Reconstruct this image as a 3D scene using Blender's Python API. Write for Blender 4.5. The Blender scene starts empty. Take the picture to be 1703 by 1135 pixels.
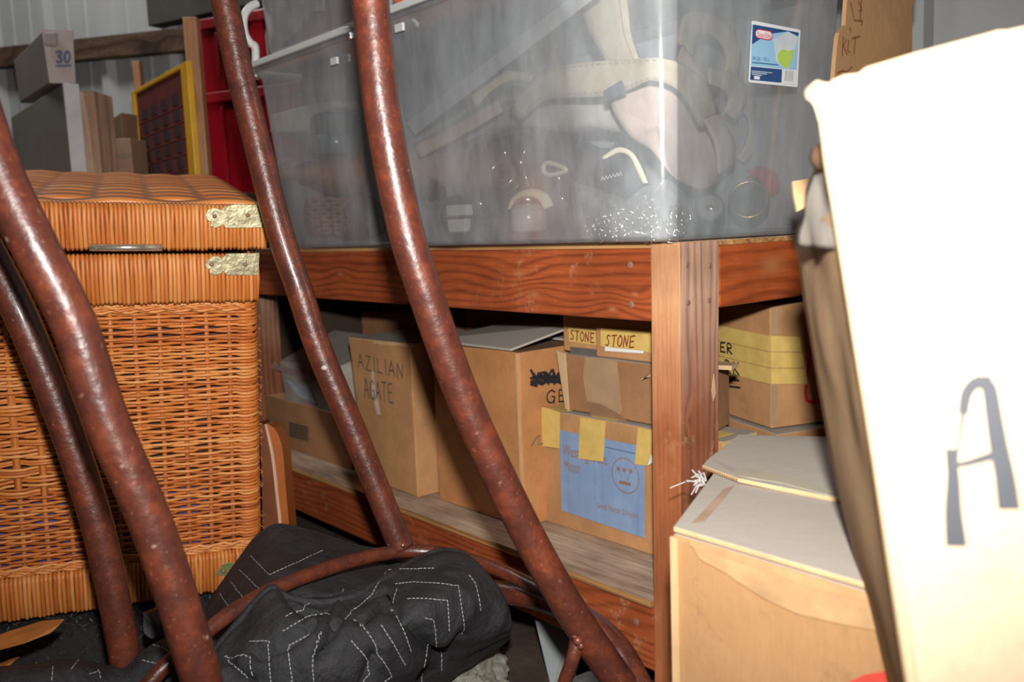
import bpy, bmesh, math, random
from mathutils import Vector as V, Matrix, noise
from mathutils.bvhtree import BVHTree
rnd = random.Random(7)
S = bpy.context.scene
COL = S.collection

# ------------------------------------------------------------------ camera
# the camera stands at CAM; R rows are its right, down and forward axes in world space
CAM = V((0.6886, -0.8627, 0.6877))
CR = V((0.6532, 0.7562, -0.0380)); CD = V((0.0700, -0.1104, -0.9914)); CF = V((-0.7539, 0.6449, -0.1251))
FPX = 1480.0
cam = bpy.data.cameras.new('camera'); cam.sensor_width = 36; cam.lens = FPX / 1703 * 36; cam.clip_start = .02
cam.dof.use_dof = True; cam.dof.focus_distance = 1.17; cam.dof.aperture_fstop = 5.2
co = bpy.data.objects.new('camera', cam); COL.objects.link(co)
co.matrix_world = Matrix(((CR.x, -CD.x, -CF.x, CAM.x), (CR.y, -CD.y, -CF.y, CAM.y), (CR.z, -CD.z, -CF.z, CAM.z), (0, 0, 0, 1)))
S.camera = co
# ------------------------------------------------------------------ light: dim shed, an added fill light for the rear wall, and the camera's flash
w = bpy.data.worlds.new('World'); S.world = w; w.use_nodes = True
w.node_tree.nodes['Background'].inputs[0].default_value = (.95, .97, 1, 1)
w.node_tree.nodes['Background'].inputs[1].default_value = 0.035
def lamp(name, kind, loc, target, energy, size, color):
    L = bpy.data.lights.new(name, kind); L.energy = energy; L.color = color
    if kind == 'AREA': L.shape = 'DISK'; L.size = size
    o = bpy.data.objects.new(name, L); COL.objects.link(o); o.location = loc
    o.rotation_euler = (V(target) - V(loc)).to_track_quat('-Z', 'Y').to_euler()
    return o
FL = CAM + CR * .01 - CD * .115 + CF * .0
fl = lamp('camera_flash', 'SPOT', FL, FL + CF - CD * .03, 108, 0, (1, .97, .92))
fl.data.shadow_soft_size = .018; fl.data.spot_size = math.radians(106); fl.data.spot_blend = 1.0
lamp('added_wall_fill', 'AREA', (-2.0, -.7, 2.6), (-2.2, .4, 1.0), 20.0, .5, (1, .99, .97))  # added fill that lifts the far wall, not a known fixture
S.view_settings.view_transform = 'Standard'; S.view_settings.look = 'None'
S.view_settings.exposure = 0.0; S.view_settings.gamma = 1; S.view_settings.use_curve_mapping = False
S.cycles.max_bounces = 10; S.cycles.transparent_max_bounces = 40; S.cycles.sample_clamp_indirect = 4

# ------------------------------------------------------------------ measuring helpers (sight line -> world point on a real plane)
def ray(px, py): return CR * ((px - 851.5) / FPX) + CD * ((py - 567.5) / FPX) + CF
def at(px, py, d): return CAM + ray(px, py) * d
def onx(px, py, x): r = ray(px, py); return CAM + r * ((x - CAM.x) / r.x)
def ony(px, py, y): r = ray(px, py); return CAM + r * ((y - CAM.y) / r.y)
def onz(px, py, z): r = ray(px, py); return CAM + r * ((z - CAM.z) / r.z)
def onp(px, py, o, n): r = ray(px, py); return CAM + r * ((V(o) - CAM).dot(n) / r.dot(n))

# ------------------------------------------------------------------ materials
MATS = {}
def newmat(name):
    m = bpy.data.materials.new(name); m.use_nodes = True
    nt = m.node_tree; b = nt.nodes['Principled BSDF']
    return m, nt, b
def nd(nt, t, **kw):
    n = nt.nodes.new(t)
    for k, v in kw.items():
        if k.startswith('i_'): n.inputs[k[2:].replace('_', ' ')].default_value = v
        else: setattr(n, k, v)
    return n
def ramp(nt, fac, stops):
    r = nt.nodes.new('ShaderNodeValToRGB'); e = r.color_ramp.elements
    while len(e) < len(stops): e.new(.5)
    for k, (p, c) in enumerate(stops): e[k].position = p; e[k].color = (*c, 1)
    nt.links.new(fac, r.inputs[0]); return r.outputs[0]
def coords(nt, scale=(1, 1, 1), rot=(0, 0, 0)):
    tc = nt.nodes.new('ShaderNodeTexCoord'); mp = nt.nodes.new('ShaderNodeMapping')
    mp.inputs['Scale'].default_value = scale; mp.inputs['Rotation'].default_value = rot
    nt.links.new(tc.outputs['Object'], mp.inputs[0]); return mp.outputs[0]
def noise_n(nt, vec, scale, detail=4, rough=.6, dist=0):
    n = nd(nt, 'ShaderNodeTexNoise', i_Scale=scale, i_Detail=detail, i_Roughness=rough, i_Distortion=dist)
    nt.links.new(vec, n.inputs['Vector']); return n.outputs[0]
def mixc(nt, fac, a, b, mode='MIX'):
    m = nt.nodes.new('ShaderNodeMix'); m.data_type = 'RGBA'; m.blend_type = mode
    for s, v in ((0, fac), (6, a), (7, b)):
        if isinstance(v, (int, float)): m.inputs[s].default_value = v
        elif isinstance(v, tuple): m.inputs[s].default_value = (*v, 1)
        else: nt.links.new(v, m.inputs[s])
    return m.outputs[2]
def bump(nt, b, h, strength=.3, dist=.002):
    n = nd(nt, 'ShaderNodeBump'); n.inputs['Strength'].default_value = strength; n.inputs['Distance'].default_value = dist
    nt.links.new(h, n.inputs['Height']); nt.links.new(n.outputs[0], b.inputs['Normal'])
def plain(name, c, rough=.6, metal=0, var=.12, scale=25, bmp=0, spec=.5, coat=0):
    if name in MATS: return MATS[name]
    m, nt, b = newmat(name); v = coords(nt)
    n = noise_n(nt, v, scale, 5)
    lo = tuple(x * (1 - var) for x in c); hi = tuple(min(1, x * (1 + var)) for x in c)
    nt.links.new(ramp(nt, n, [(.3, lo), (.7, hi)]), b.inputs['Base Color'])
    b.inputs['Roughness'].default_value = rough; b.inputs['Metallic'].default_value = metal
    b.inputs['Specular IOR Level'].default_value = spec; b.inputs['Coat Weight'].default_value = coat
    if bmp: bump(nt, b, noise_n(nt, v, scale * 3, 4), bmp, .002)
    MATS[name] = m; return m
def card(name, c, blot=.22, dust=0.0, dustc=(.42, .36, .3)):
    m, nt, b = newmat(name); v = coords(nt)
    big = noise_n(nt, v, 9, 6, .65); fib = noise_n(nt, coords(nt, (1, 1, .12)), 420, 2)
    a = ramp(nt, big, [(.28, tuple(x * (1 - blot) for x in c)), (.72, tuple(x * (1 + blot) for x in c))])
    f = ramp(nt, fib, [(.3, (.95, .95, .95)), (.7, (1.04, 1.04, 1.04))])
    col = mixc(nt, 1.0, a, f, 'MULTIPLY')
    sp = noise_n(nt, v, 24, 8, .8)
    col = mixc(nt, ramp(nt, sp, [(.56, (0, 0, 0)), (.72, (.55, .55, .55))]), col, tuple(x * .55 for x in c))
    if dust: col = mixc(nt, ramp(nt, noise_n(nt, v, 14, 5), [(.2, (dust,) * 3), (.75, (dust * .75,) * 3)]), col, dustc)
    nt.links.new(col, b.inputs['Base Color']); b.inputs['Roughness'].default_value = .8; b.inputs['Specular IOR Level'].default_value = .22
    bump(nt, b, noise_n(nt, v, 60, 4), .25, .002)
    MATS[name] = m; return m
def wood(name, axis, c0, c1, c2, ring=46, stretch=.07, rough=.5, spec=.4, knots=True, wear=0.0, seed=0.0):
    """fir-like grain: distorted rings stretched along one axis, with fine pores"""
    m, nt, b = newmat(name)
    sc = [1, 1, 1]; sc[axis] = stretch
    v = coords(nt, tuple(sc)); ad = nd(nt, 'ShaderNodeVectorMath', operation='ADD'); ad.inputs[1].default_value = (seed, seed * .7, seed * 1.3)
    nt.links.new(v, ad.inputs[0]); v = ad.outputs[0]
    wv = noise_n(nt, v, 6.5, 2, .45, .6)
    mu = nd(nt, 'ShaderNodeMath', operation='MULTIPLY'); mu.inputs[1].default_value = ring; nt.links.new(wv, mu.inputs[0])
    sn = nd(nt, 'ShaderNodeMath', operation='SINE'); nt.links.new(mu.outputs[0], sn.inputs[0])
    mr = nd(nt, 'ShaderNodeMapRange'); mr.inputs[1].default_value = -1; mr.inputs[2].default_value = 1; nt.links.new(sn.outputs[0], mr.inputs[0])
    col = ramp(nt, mr.outputs[0], [(0, c0), (.55, c1), (.93, c1), (1, c2)])
    fine = noise_n(nt, v, 150, 3, .6)
    col = mixc(nt, 1, col, ramp(nt, fine, [(.32, (.72, .7, .68)), (.66, (1.12, 1.12, 1.12))]), 'MULTIPLY')
    patch = noise_n(nt, coords(nt), 7, 4)
    col = mixc(nt, 1, col, ramp(nt, patch, [(.3, (.78, .74, .7)), (.7, (1.12, 1.12, 1.12))]), 'MULTIPLY')
    if knots:
        s2 = [4.5, 4.5, 4.5]; s2[axis] = 4.0
        vo = nd(nt, 'ShaderNodeTexVoronoi', i_Scale=1.0, i_Randomness=1.0); 
        vv = coords(nt, tuple(s2)); nt.links.new(vv, vo.inputs['Vector'])
        col = mixc(nt, ramp(nt, vo.outputs['Distance'], [(.05, (.7, .7, .7)), (.13, (0, 0, 0))]), col, tuple(x * .45 for x in c0))
    if wear:
        wn = noise_n(nt, coords(nt), 22, 6, .7)
        col = mixc(nt, ramp(nt, wn, [(.66, (0, 0, 0)), (.74, (wear,) * 3)]), col, (.55, .4, .28))
    nt.links.new(col, b.inputs['Base Color']); b.inputs['Roughness'].default_value = rough; b.inputs['Specular IOR Level'].default_value = spec
    bump(nt, b, mr.outputs[0], .15, .001)
    MATS[name] = m; return m
def grain(name, ax, cr, base, line, pale, K, warp, knots=(), rough=.45, spec=.45, wear=0.0, lines=.55, low=None):
    """boards cut from fir: ring lines across axis cr, flowing round knots; ax runs along the board. knots: (along, across, radius, push)"""
    m, nt, b = newmat(name); tc = nt.nodes.new('ShaderNodeTexCoord'); sp = nt.nodes.new('ShaderNodeSeparateXYZ'); nt.links.new(tc.outputs['Object'], sp.inputs[0])
    def M(op, a, c=None, d=None):
        n = nd(nt, 'ShaderNodeMath', operation=op)
        for k, v in enumerate((a, c, d)):
            if v is None: continue
            if isinstance(v, (int, float)): n.inputs[k].default_value = v
            else: nt.links.new(v, n.inputs[k])
        return n.outputs[0]
    al, ac = sp.outputs[ax], sp.outputs[cr]
    sc = [1, 1, 1]; sc[ax] = .16
    slow = noise_n(nt, coords(nt, tuple(sc)), 16, 2, .4)
    ph = M('ADD', M('MULTIPLY', ac, K), M('MULTIPLY', slow, warp)); km = None
    for (ka, kc, r, push) in knots:
        dx = M('MULTIPLY', M('SUBTRACT', al, ka), .45); dz = M('SUBTRACT', ac, kc)
        d2 = M('ADD', M('MULTIPLY', dx, dx), M('MULTIPLY', dz, dz))
        ph = M('ADD', ph, M('MULTIPLY', M('POWER', 2.718, M('MULTIPLY', d2, -1 / (r * r * 5))), push))
        k_ = M('POWER', 2.718, M('MULTIPLY', d2, -1 / (r * r * .16))); km = k_ if km is None else M('MAXIMUM', km, k_)
    sn = M('MULTIPLY_ADD', M('SINE', ph), .5, .5); sn = M('POWER', sn, 2.2)
    fade = noise_n(nt, coords(nt, tuple(sc)), 40, 3)
    lm = M('MULTIPLY', sn, M('MULTIPLY_ADD', fade, 1.3, lines - .65))
    s2 = [1, 1, 1]; s2[ax] = .05; fine = noise_n(nt, coords(nt, tuple(s2)), 320, 3, .6)
    if low:      # stain that gets redder towards the foot of the board
        g_ = nd(nt, 'ShaderNodeMapRange'); g_.inputs[1].default_value = low[1]; g_.inputs[2].default_value = low[0]
        nt.links.new(M('ADD', al, M('MULTIPLY_ADD', slow, .2, -.1)), g_.inputs[0]); base = mixc(nt, g_.outputs[0], base, low[2]); line = mixc(nt, g_.outputs[0], line, low[3])
    col = mixc(nt, lm, base, line)
    col = mixc(nt, 1, col, ramp(nt, noise_n(nt, coords(nt), 9, 5, .6), [(.3, (.78, .74, .72)), (.7, (1.2, 1.2, 1.2))]), 'MULTIPLY')
    col = mixc(nt, 1, col, ramp(nt, fine, [(.3, (.82, .8, .8)), (.7, (1.12, 1.12, 1.12))]), 'MULTIPLY')
    if km is not None: col = mixc(nt, M('MULTIPLY', km, .85), col, pale)
    if wear:
        wn = noise_n(nt, coords(nt, (1, 1, 1), (0, .5, 0)), 26, 7, .78); big = noise_n(nt, coords(nt), 5, 2)
        col = mixc(nt, M('MULTIPLY', ramp(nt, wn, [(.55, (0, 0, 0)), (.68, (wear,) * 3)]), ramp(nt, big, [(.48, (0, 0, 0)), (.6, (1, 1, 1))])), col, (.52, .33, .2))
    nt.links.new(col, b.inputs['Base Color']); b.inputs['Roughness'].default_value = rough; b.inputs['Specular IOR Level'].default_value = spec
    bump(nt, b, lm, .2, .001); MATS[name] = m; return m
def clear(name, t, c, rough=.2, gl=.06, scale=30, var=.12):
    """milky plastic: light passes straight through, the rest is scattered by the plastic"""
    m, nt, b = newmat(name); nt.nodes.remove(b); out = nt.nodes['Material Output']
    tr = nd(nt, 'ShaderNodeBsdfTransparent'); df = nd(nt, 'ShaderNodeBsdfDiffuse'); gs = nd(nt, 'ShaderNodeBsdfGlossy')
    df.inputs[0].default_value = (*c, 1); gs.inputs['Roughness'].default_value = rough
    n = noise_n(nt, coords(nt, (1, 1, .35)), scale, 5, .65)
    r = nd(nt, 'ShaderNodeMapRange'); r.inputs[1].default_value = .3; r.inputs[2].default_value = .7
    r.inputs[3].default_value = t - var; r.inputs[4].default_value = t + var; nt.links.new(n, r.inputs[0])
    a = nd(nt, 'ShaderNodeMixShader'); nt.links.new(r.outputs[0], a.inputs[0]); nt.links.new(df.outputs[0], a.inputs[1]); nt.links.new(tr.outputs[0], a.inputs[2])
    fr = nd(nt, 'ShaderNodeFresnel', i_IOR=1.45)
    mm = nd(nt, 'ShaderNodeMath', operation='MULTIPLY_ADD'); mm.inputs[1].default_value = .5; mm.inputs[2].default_value = gl - .03; nt.links.new(fr.outputs[0], mm.inputs[0])
    z = nd(nt, 'ShaderNodeMixShader'); nt.links.new(mm.outputs[0], z.inputs[0]); nt.links.new(a.outputs[0], z.inputs[1]); nt.links.new(gs.outputs[0], z.inputs[2])
    nt.links.new(z.outputs[0], out.inputs[0]); MATS[name] = m; return m

# ------------------------------------------------------------------ mesh builder
class MB:
    def __init__(s): s.v = []; s.f = []; s.m = []; s.r = []; s._mi = 0; s._rand = 0.0
    def add(s, vs, fs):
        o = len(s.v); s.v += [V(p) for p in vs]; s.r += [s._rand] * len(vs)
        for f in fs: s.f.append([i + o for i in f]); s.m.append(s._mi)
        return s
    def hexa(s, b, t):            # two matching polygons, bottom and top
        n = len(b)
        return s.add(list(b) + list(t), [list(range(n))[::-1], [n + i for i in range(n)]] + [[i, (i + 1) % n, n + (i + 1) % n, n + i] for i in range(n)])
    def box(s, a, b):
        (x0, y0, z0), (x1, y1, z1) = a, b
        return s.hexa([(x0, y0, z0), (x1, y0, z0), (x1, y1, z0), (x0, y1, z0)], [(x0, y0, z1), (x1, y0, z1), (x1, y1, z1), (x0, y1, z1)])
    def obox(s, o, ux, uy, uz):   # oriented box from a corner and three edge vectors
        o, ux, uy, uz = V(o), V(ux), V(uy), V(uz)
        return s.hexa([o, o + ux, o + ux + uy, o + uy], [o + uz, o + ux + uz, o + ux + uy + uz, o + uy + uz])
    def prism(s, poly, ext):
        poly = [V(p) for p in poly]; return s.hexa(poly, [p + V(ext) for p in poly])
    def tube(s, pts, r, n=8, closed=False, flat=1.0, up=None):
        pts = [V(p) for p in pts]; k = len(pts); vs = []; fs = []
        ref = V(up) if up else None
        prev = None
        for i, p in enumerate(pts):
            t = (pts[(i + 1) % k] - pts[i - 1]) if closed else (pts[min(i + 1, k - 1)] - pts[max(i - 1, 0)])
            if t.length < 1e-9: t = V((0, 0, 1))
            t.normalize()
            if ref: a = ref - t * ref.dot(t)
            elif prev is None: a = t.orthogonal()
            else: a = prev - t * prev.dot(t)
            a.normalize(); prev = a; b = t.cross(a)
            ri = r[i] if isinstance(r, (list, tuple)) else r
            for j in range(n):
                q = 2 * math.pi * j / n; vs.append(p + a * (math.cos(q) * ri * flat) + b * (math.sin(q) * ri))
        for i in range(k if closed else k - 1):
            for j in range(n):
                i2 = (i + 1) % k; fs.append([i * n + j, i * n + (j + 1) % n, i2 * n + (j + 1) % n, i2 * n + j])
        if not closed: fs += [list(range(n))[::-1], [(k - 1) * n + j for j in range(n)]]
        return s.add(vs, fs)
    def lathe(s, o, ax, prof, n=20):
        ax = V(ax).normalized(); a = ax.orthogonal().normalized(); b = ax.cross(a); o = V(o); vs = []; fs = []
        for (r, h) in prof:
            for j in range(n):
                q = 2 * math.pi * j / n; vs.append(o + ax * h + (a * math.cos(q) + b * math.sin(q)) * max(r, 1e-5))
        for i in range(len(prof) - 1):
            for j in range(n): fs.append([i * n + j, i * n + (j + 1) % n, (i + 1) * n + (j + 1) % n, (i + 1) * n + j])
        fs += [list(range(n))[::-1], [(len(prof) - 1) * n + j for j in range(n)]]
        return s.add(vs, fs)
    def grid(s, rows):
        m = len(rows[0]); vs = [p for r in rows for p in r]
        return s.add(vs, [[i * m + j, i * m + j + 1, (i + 1) * m + j + 1, (i + 1) * m + j] for i in range(len(rows) - 1) for j in range(m - 1)])
    def build(s, name, mat, parent=None, smooth=False, bevel=0, solid=0, sub=0, seg=2, angle=35, weld=False):
        base = parent_loc(parent)
        me = bpy.data.meshes.new(name); me.from_pydata([tuple(p - base) for p in s.v], [], s.f); me.validate()
        for mm in (mat if isinstance(mat, (list, tuple)) else [mat]): me.materials.append(mm)
        if len(me.polygons) == len(s.m): me.polygons.foreach_set('material_index', s.m)
        if any(s.r):
            at_ = me.attributes.new('rnd', 'FLOAT', 'POINT'); at_.data.foreach_set('value', s.r)
        b = bmesh.new(); b.from_mesh(me)
        if weld: bmesh.ops.remove_doubles(b, verts=b.verts, dist=1e-5)
        bmesh.ops.recalc_face_normals(b, faces=b.faces); b.to_mesh(me); b.free()
        o = bpy.data.objects.new(name, me); COL.objects.link(o)
        if parent: o.parent = parent
        if smooth: me.polygons.foreach_set('use_smooth', [True] * len(me.polygons))
        if solid:
            q = o.modifiers.new('s', 'SOLIDIFY'); q.thickness = solid; q.offset = 0
        if bevel:
            q = o.modifiers.new('b', 'BEVEL'); q.width = bevel; q.segments = seg; q.limit_method = 'ANGLE'; q.angle_limit = math.radians(angle)
        if sub:
            q = o.modifiers.new('u', 'SUBSURF'); q.levels = sub; q.render_levels = sub
        return o
def parent_loc(p):
    b = V((0, 0, 0))
    while p is not None: b = b + p.location; p = p.parent
    return b
def thing(name, label, cat, loc, group=None):
    o = bpy.data.objects.new(name, None); o.empty_display_size = .05; COL.objects.link(o); o.location = V(loc)
    o['label'] = label; o['category'] = cat
    if group: o['group'] = group
    return o
def tag(o, label, cat, group=None, kind=None):
    o['label'] = label; o['category'] = cat
    if group: o['group'] = group
    if kind: o['kind'] = kind
    return o
def stuff(o): o['kind'] = 'stuff'; return o
def struct(o): o['kind'] = 'structure'; return o
def recenter(o):
    """origin of a one-mesh thing to the middle of its base"""
    vs = [v.co for v in o.data.vertices]
    c = V(((min(v.x for v in vs) + max(v.x for v in vs)) / 2, (min(v.y for v in vs) + max(v.y for v in vs)) / 2, min(v.z for v in vs)))
    o.data.transform(Matrix.Translation(-c)); o.location = c; return o
def spline(ps, n=10):
    ps = [V(p) for p in ps]; out = []
    for i in range(len(ps) - 1):
        a = ps[max(i - 1, 0)]; b = ps[i]; c = ps[i + 1]; d = ps[min(i + 2, len(ps) - 1)]
        for k in range(n):
            t = k / n
            out.append(.5 * ((2 * b) + (c - a) * t + (2 * a - 5 * b + 4 * c - d) * t * t + (3 * b - a - 3 * c + d) * t ** 3))
    out.append(ps[-1]); return out
def resample(ps, n):
    ps = [V(p) for p in ps]; L = [0]
    for a, b in zip(ps, ps[1:]): L.append(L[-1] + (b - a).length)
    out = []; j = 0
    for i in range(n):
        s = L[-1] * i / (n - 1)
        while j < len(ps) - 2 and L[j + 1] < s: j += 1
        d = L[j + 1] - L[j]; out.append(ps[j].lerp(ps[j + 1], (s - L[j]) / d if d else 0))
    return out

# stroke letters on a unit square (hand lettering)
G = {
 'A': [[(0, 0), (.45, 1), (.95, 0)], [(.2, .38), (.8, .42)]], 'B': [[(.1, 0), (.1, 1), (.7, .9), (.6, .55), (.1, .5)], [(.1, .5), (.85, .4), (.7, .05), (.1, 0)]],
 'E': [[(.9, 1), (.1, .95), (.1, 0), (.95, .05)], [(.1, .5), (.75, .53)]], 'G': [[(.9, .85), (.5, 1), (.1, .6), (.2, .1), (.7, 0), (.9, .4), (.55, .42)], [(.88, .4), (.86, -.1)]],
 'I': [[(.5, 1), (.5, 0)]], 'K': [[(.15, 1), (.15, 0)], [(.85, 1), (.15, .5), (.9, 0)]], 'L': [[(.2, 1), (.15, .03), (.85, .05)]],
 'N': [[(.05, 0), (.15, 1), (.75, .05), (.9, 1)]], 'O': [[(.5, 1), (.1, .7), (.1, .25), (.5, 0), (.9, .3), (.9, .75), (.5, 1)]],
 'R': [[(.1, 0), (.1, 1), (.75, .9), (.7, .55), (.1, .48), (.9, 0)]], 'S': [[(.85, .9), (.45, 1), (.2, .75), (.7, .4), (.6, .05), (.1, .1)]],
 'T': [[(0, .97), (1, 1)], [(.5, 1), (.45, 0)]], 'U': [[(.1, 1), (.15, .2), (.5, 0), (.85, .2), (.9, 1)]], 'Z': [[(.1, 1), (.9, .95), (.1, .05), (.95, 0)]],
 '.': [[(.3, 0), (.45, .1)]], '3': [[(.1, .95), (.6, 1), (.8, .75), (.4, .55), (.85, .3), (.6, 0), (.1, .08)]], '0': [[(.5, 1), (.15, .7), (.15, .25), (.5, 0), (.85, .3), (.85, .75), (.5, 1)]],
}
def ribbon(mb, pts, w, n, lift=.0006):
    """a flat pen stroke lying on a surface with normal n"""
    pts = [V(p) for p in pts]; n = V(n)
    if len(pts) < 2: return
    L = []; R_ = []
    for i, p in enumerate(pts):
        t = (pts[min(i + 1, len(pts) - 1)] - pts[max(i - 1, 0)]); t = t - n * t.dot(n)
        if t.length < 1e-9: t = n.orthogonal()
        s = n.cross(t.normalized()); wi = w[i] if isinstance(w, list) else w
        if i == 0: p = p - t.normalized() * wi * .4
        if i == len(pts) - 1: p = p + t.normalized() * wi * .4
        L.append(p + s * wi * .5 + n * lift); R_.append(p - s * wi * .5 + n * lift)
    k = len(pts); mb.add(L + R_, [[i, i + 1, k + i + 1, k + i] for i in range(k - 1)])
def letters(mb, text, o, u, v, n, w, gap=.25, jit=.04):
    """hand lettering from corner o; u spans one letter's width, v its height"""
    o, u, v = V(o), V(u), V(v); x = 0
    for ch in text:
        if ch == ' ': x += .7; continue
        wd = .35 if ch in 'I.' else 1
        for st in G[ch]:
            q = [o + u * (x + (a if wd == 1 else a - .3) + rnd.uniform(-jit, jit)) + v * (b + rnd.uniform(-jit, jit)) for a, b in st]
            if len(q) > 2 and ch in 'SGO30UBR': ribbon(mb, spline(q, 4), w, n, .0006 + rnd.random() * .0002)
            else:
                for a_, b_ in zip(q, q[1:]): ribbon(mb, [a_, b_], w, n, .0006 + rnd.random() * .0002)
        x += wd + gap
def printed(name, mat, parent, text, o, u, v, n, size, shear=0):
    """printed lettering: a text outline turned into a flat mesh on a surface"""
    cu = bpy.data.curves.new('t', 'FONT'); cu.body = text; cu.size = 1; cu.resolution_u = 3; cu.shear = shear
    ob = bpy.data.objects.new('t', cu); COL.objects.link(ob)
    me = ob.to_mesh(); vs = [p.co.copy() for p in me.vertices]; fs = [list(p.vertices) for p in me.polygons]
    ob.to_mesh_clear(); bpy.data.objects.remove(ob)
    u = V(u).normalized(); v = V(v).normalized(); n = V(n)
    mb = MB(); mb.add([V(o) + u * (p.x * size) + v * (p.y * size) + n * .0009 for p in vs], fs)
    return mb.build(name, mat, parent)

# ------------------------------------------------------------------ colours used more than once
c_tan = card('cardboard_tan', (.43, .225, .10)); c_brn = card('cardboard_brown', (.32, .16, .075)); c_gry = card('cardboard_grey', (.36, .31, .26))
c_org = card('cardboard_orange', (.45, .205, .078)); c_pale = card('cardboard_pale', (.52, .36, .2), .1)
c_dust = card('cardboard_dusty_top', (.36, .31, .26), .1, .7, (.37, .335, .30)); c_edge = card('cardboard_edge', (.55, .36, .19), .2)
c_dark = card('cardboard_dark', (.2, .115, .065))
m_ink = plain('black_ink', (.018, .017, .02), .6, var=.3, scale=90); m_inkf = plain('faded_ink', (.1, .075, .065), .7, var=.3, scale=90)
m_inkr = plain('red_brown_ink', (.2, .03, .015), .6, var=.3, scale=90); m_red_print = plain('red_print', (.5, .025, .03), .6, scale=80)
m_tape = plain('clear_brown_tape', (.36, .24, .14), .35, var=.1, spec=.5); m_ytape = plain('yellow_tape', (.62, .43, .13), .45, var=.12, scale=40, bmp=.1)
m_paper = plain('white_paper', (.75, .74, .72), .6, var=.04); m_dustw = plain('dusty_white', (.5, .49, .46), .7)
KN = [(px_ + .69, pz_, r_, q_) for px_, pz_, r_, q_ in ((-.268, .592, .010, -9), (-.115, .577, .008, -7), (-.30, .622, .012, 9), (-.075, .598, .006, 5), (-.55, .600, .010, 7), (-.82, .615, .009, -6), (-1.0, .58, .008, 6), (-.19, .15, .009, 7), (-.5, .13, .01, -7), (-.72, .145, .009, 7))]
w_beam = grain('red_fir_rail', 0, 2, (.33, .076, .024), (.115, .026, .010), (.40, .15, .065), 520, 26, KN, .42, .45, .55)
w_side = grain('red_fir_side_rail', 1, 2, (.37, .082, .022), (.17, .035, .012), (.40, .15, .06), 330, 16, [(-.1, .625, .03, -6)], .38, .5, .12)
w_postf = grain('post_pale_face', 2, 0, (.50, .26, .13), (.32, .14, .07), (.3, .1, .05), 900, 10, (), .6, .3, .25, .12, low=(.42, .58, (.34, .115, .045), (.2, .06, .03)))
w_posts = grain('post_weathered_face', 2, 1, (.43, .265, .18), (.15, .09, .075), (.10, .045, .03), 430, 22, [(.44, -.283, .004, 6), (.30, -.25, .005, 5)], .6, .3, .6, .5, low=(.42, .60, (.27, .095, .045), (.075, .035, .03)))
w_ply = wood('plywood_dusty', 0, (.46, .34, .25), (.40, .285, .21), (.31, .21, .15), 30, .12, .7, .2, knots=False, seed=2.2)
w_plye = wood('plywood_edge', 0, (.5, .29, .12), (.42, .22, .085), (.25, .11, .05), 90, .02, .6, .3, knots=False)
w_tan = wood('tan_pine', 2, (.47, .25, .13), (.42, .21, .11), (.3, .14, .075), 30, .05, .6, .3, seed=.4)
w_orange = wood('orange_stained', 2, (.42, .145, .035), (.36, .11, .028), (.23, .06, .018), 30, .05, .35, .5, knots=False, seed=8)
m_nail = plain('nail_head', (.27, .15, .1), .5, .3, .2, 60)
m_white_pl = plain('white_plastic', (.66, .66, .64), .35, var=.05)
m_black = plain('black_plastic', (.014, .014, .017), .3, var=.2); m_chrome = plain('bright_metal', (.75, .74, .7), .18, 1, .08)
m_grey = plain('grey_paint', (.2, .215, .215), .6, var=.1, scale=12)

# ------------------------------------------------------------------ carton helper
def jit_box(mb, corners, top, cuts=5, amp=.002, mats=(0, 1), seed=0.0):
    """a slightly warped box from 4 footprint corners (at their z) and 4 top corners"""
    b = [V(p) for p in corners]; t = [V(p) for p in top]
    def face(a, bb, c, d, mi):
        rows = []
        for i in range(cuts + 1):
            r = []
            for j in range(cuts + 1):
                p = (a.lerp(bb, j / cuts)).lerp(d.lerp(c, j / cuts), i / cuts)
                q = p + V((noise.noise(p * 9 + V((seed, 0, 0))), noise.noise(p * 9 + V((5 + seed, 3, 1))), noise.noise(p * 9 + V((9, seed, 4))))) * amp
                r.append(q)
            rows.append(r)
        mb._mi = mi; mb.grid(rows)
    for i in range(4): face(b[i], b[(i + 1) % 4], t[(i + 1) % 4], t[i], mats[0])
    face(t[0], t[1], t[2], t[3], mats[1]); face(b[3], b[2], b[1], b[0], mats[0]); mb._mi = 0
def foot(o, ux, uy, L, W): o, ux, uy = V(o), V(ux), V(uy); return [o, o + ux * L, o + ux * L + uy * W, o + uy * W]
X, Y, Z = V((1, 0, 0)), V((0, 1, 0)), V((0, 0, 1))
def carton(name, label, o, ux, uy, L, W, H, mat, group=None, top=None, amp=.002, cat='box', topz=None):
    o = V(o); f = foot(o, ux, uy, L, W)
    T = thing(name, label, cat, (f[0] + f[2]) / 2, group)
    mb = MB(); t = [p + Z * H for p in f] if topz is None else [p + Z * z for p, z in zip(f, topz)]
    jit_box(mb, f, t, 6, amp, seed=o.x * 7)
    mb.build('carton_body', [mat, top or c_dust], T, bevel=.0025, weld=True, smooth=False)
    return T, f, t
def patch(name, mat, parent, poly, n, th=.0007, lift=.0008):
    """a thin sheet (tape, paper label) stuck on a surface"""
    n = V(n).normalized(); mb = MB(); mb.prism([V(p) + n * lift for p in poly], n * th); return mb.build(name, mat, parent)
def strip(name, mat, parent, pts, half, n, th=.0006, lift=.0012):
    """tape folded over edges: pts path, half = half-width vector"""
    rows = [[V(p) - V(half), V(p) + V(half)] for p in pts]; mb = MB(); mb.grid(rows); return mb.build(name, mat, parent, solid=th)
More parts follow.
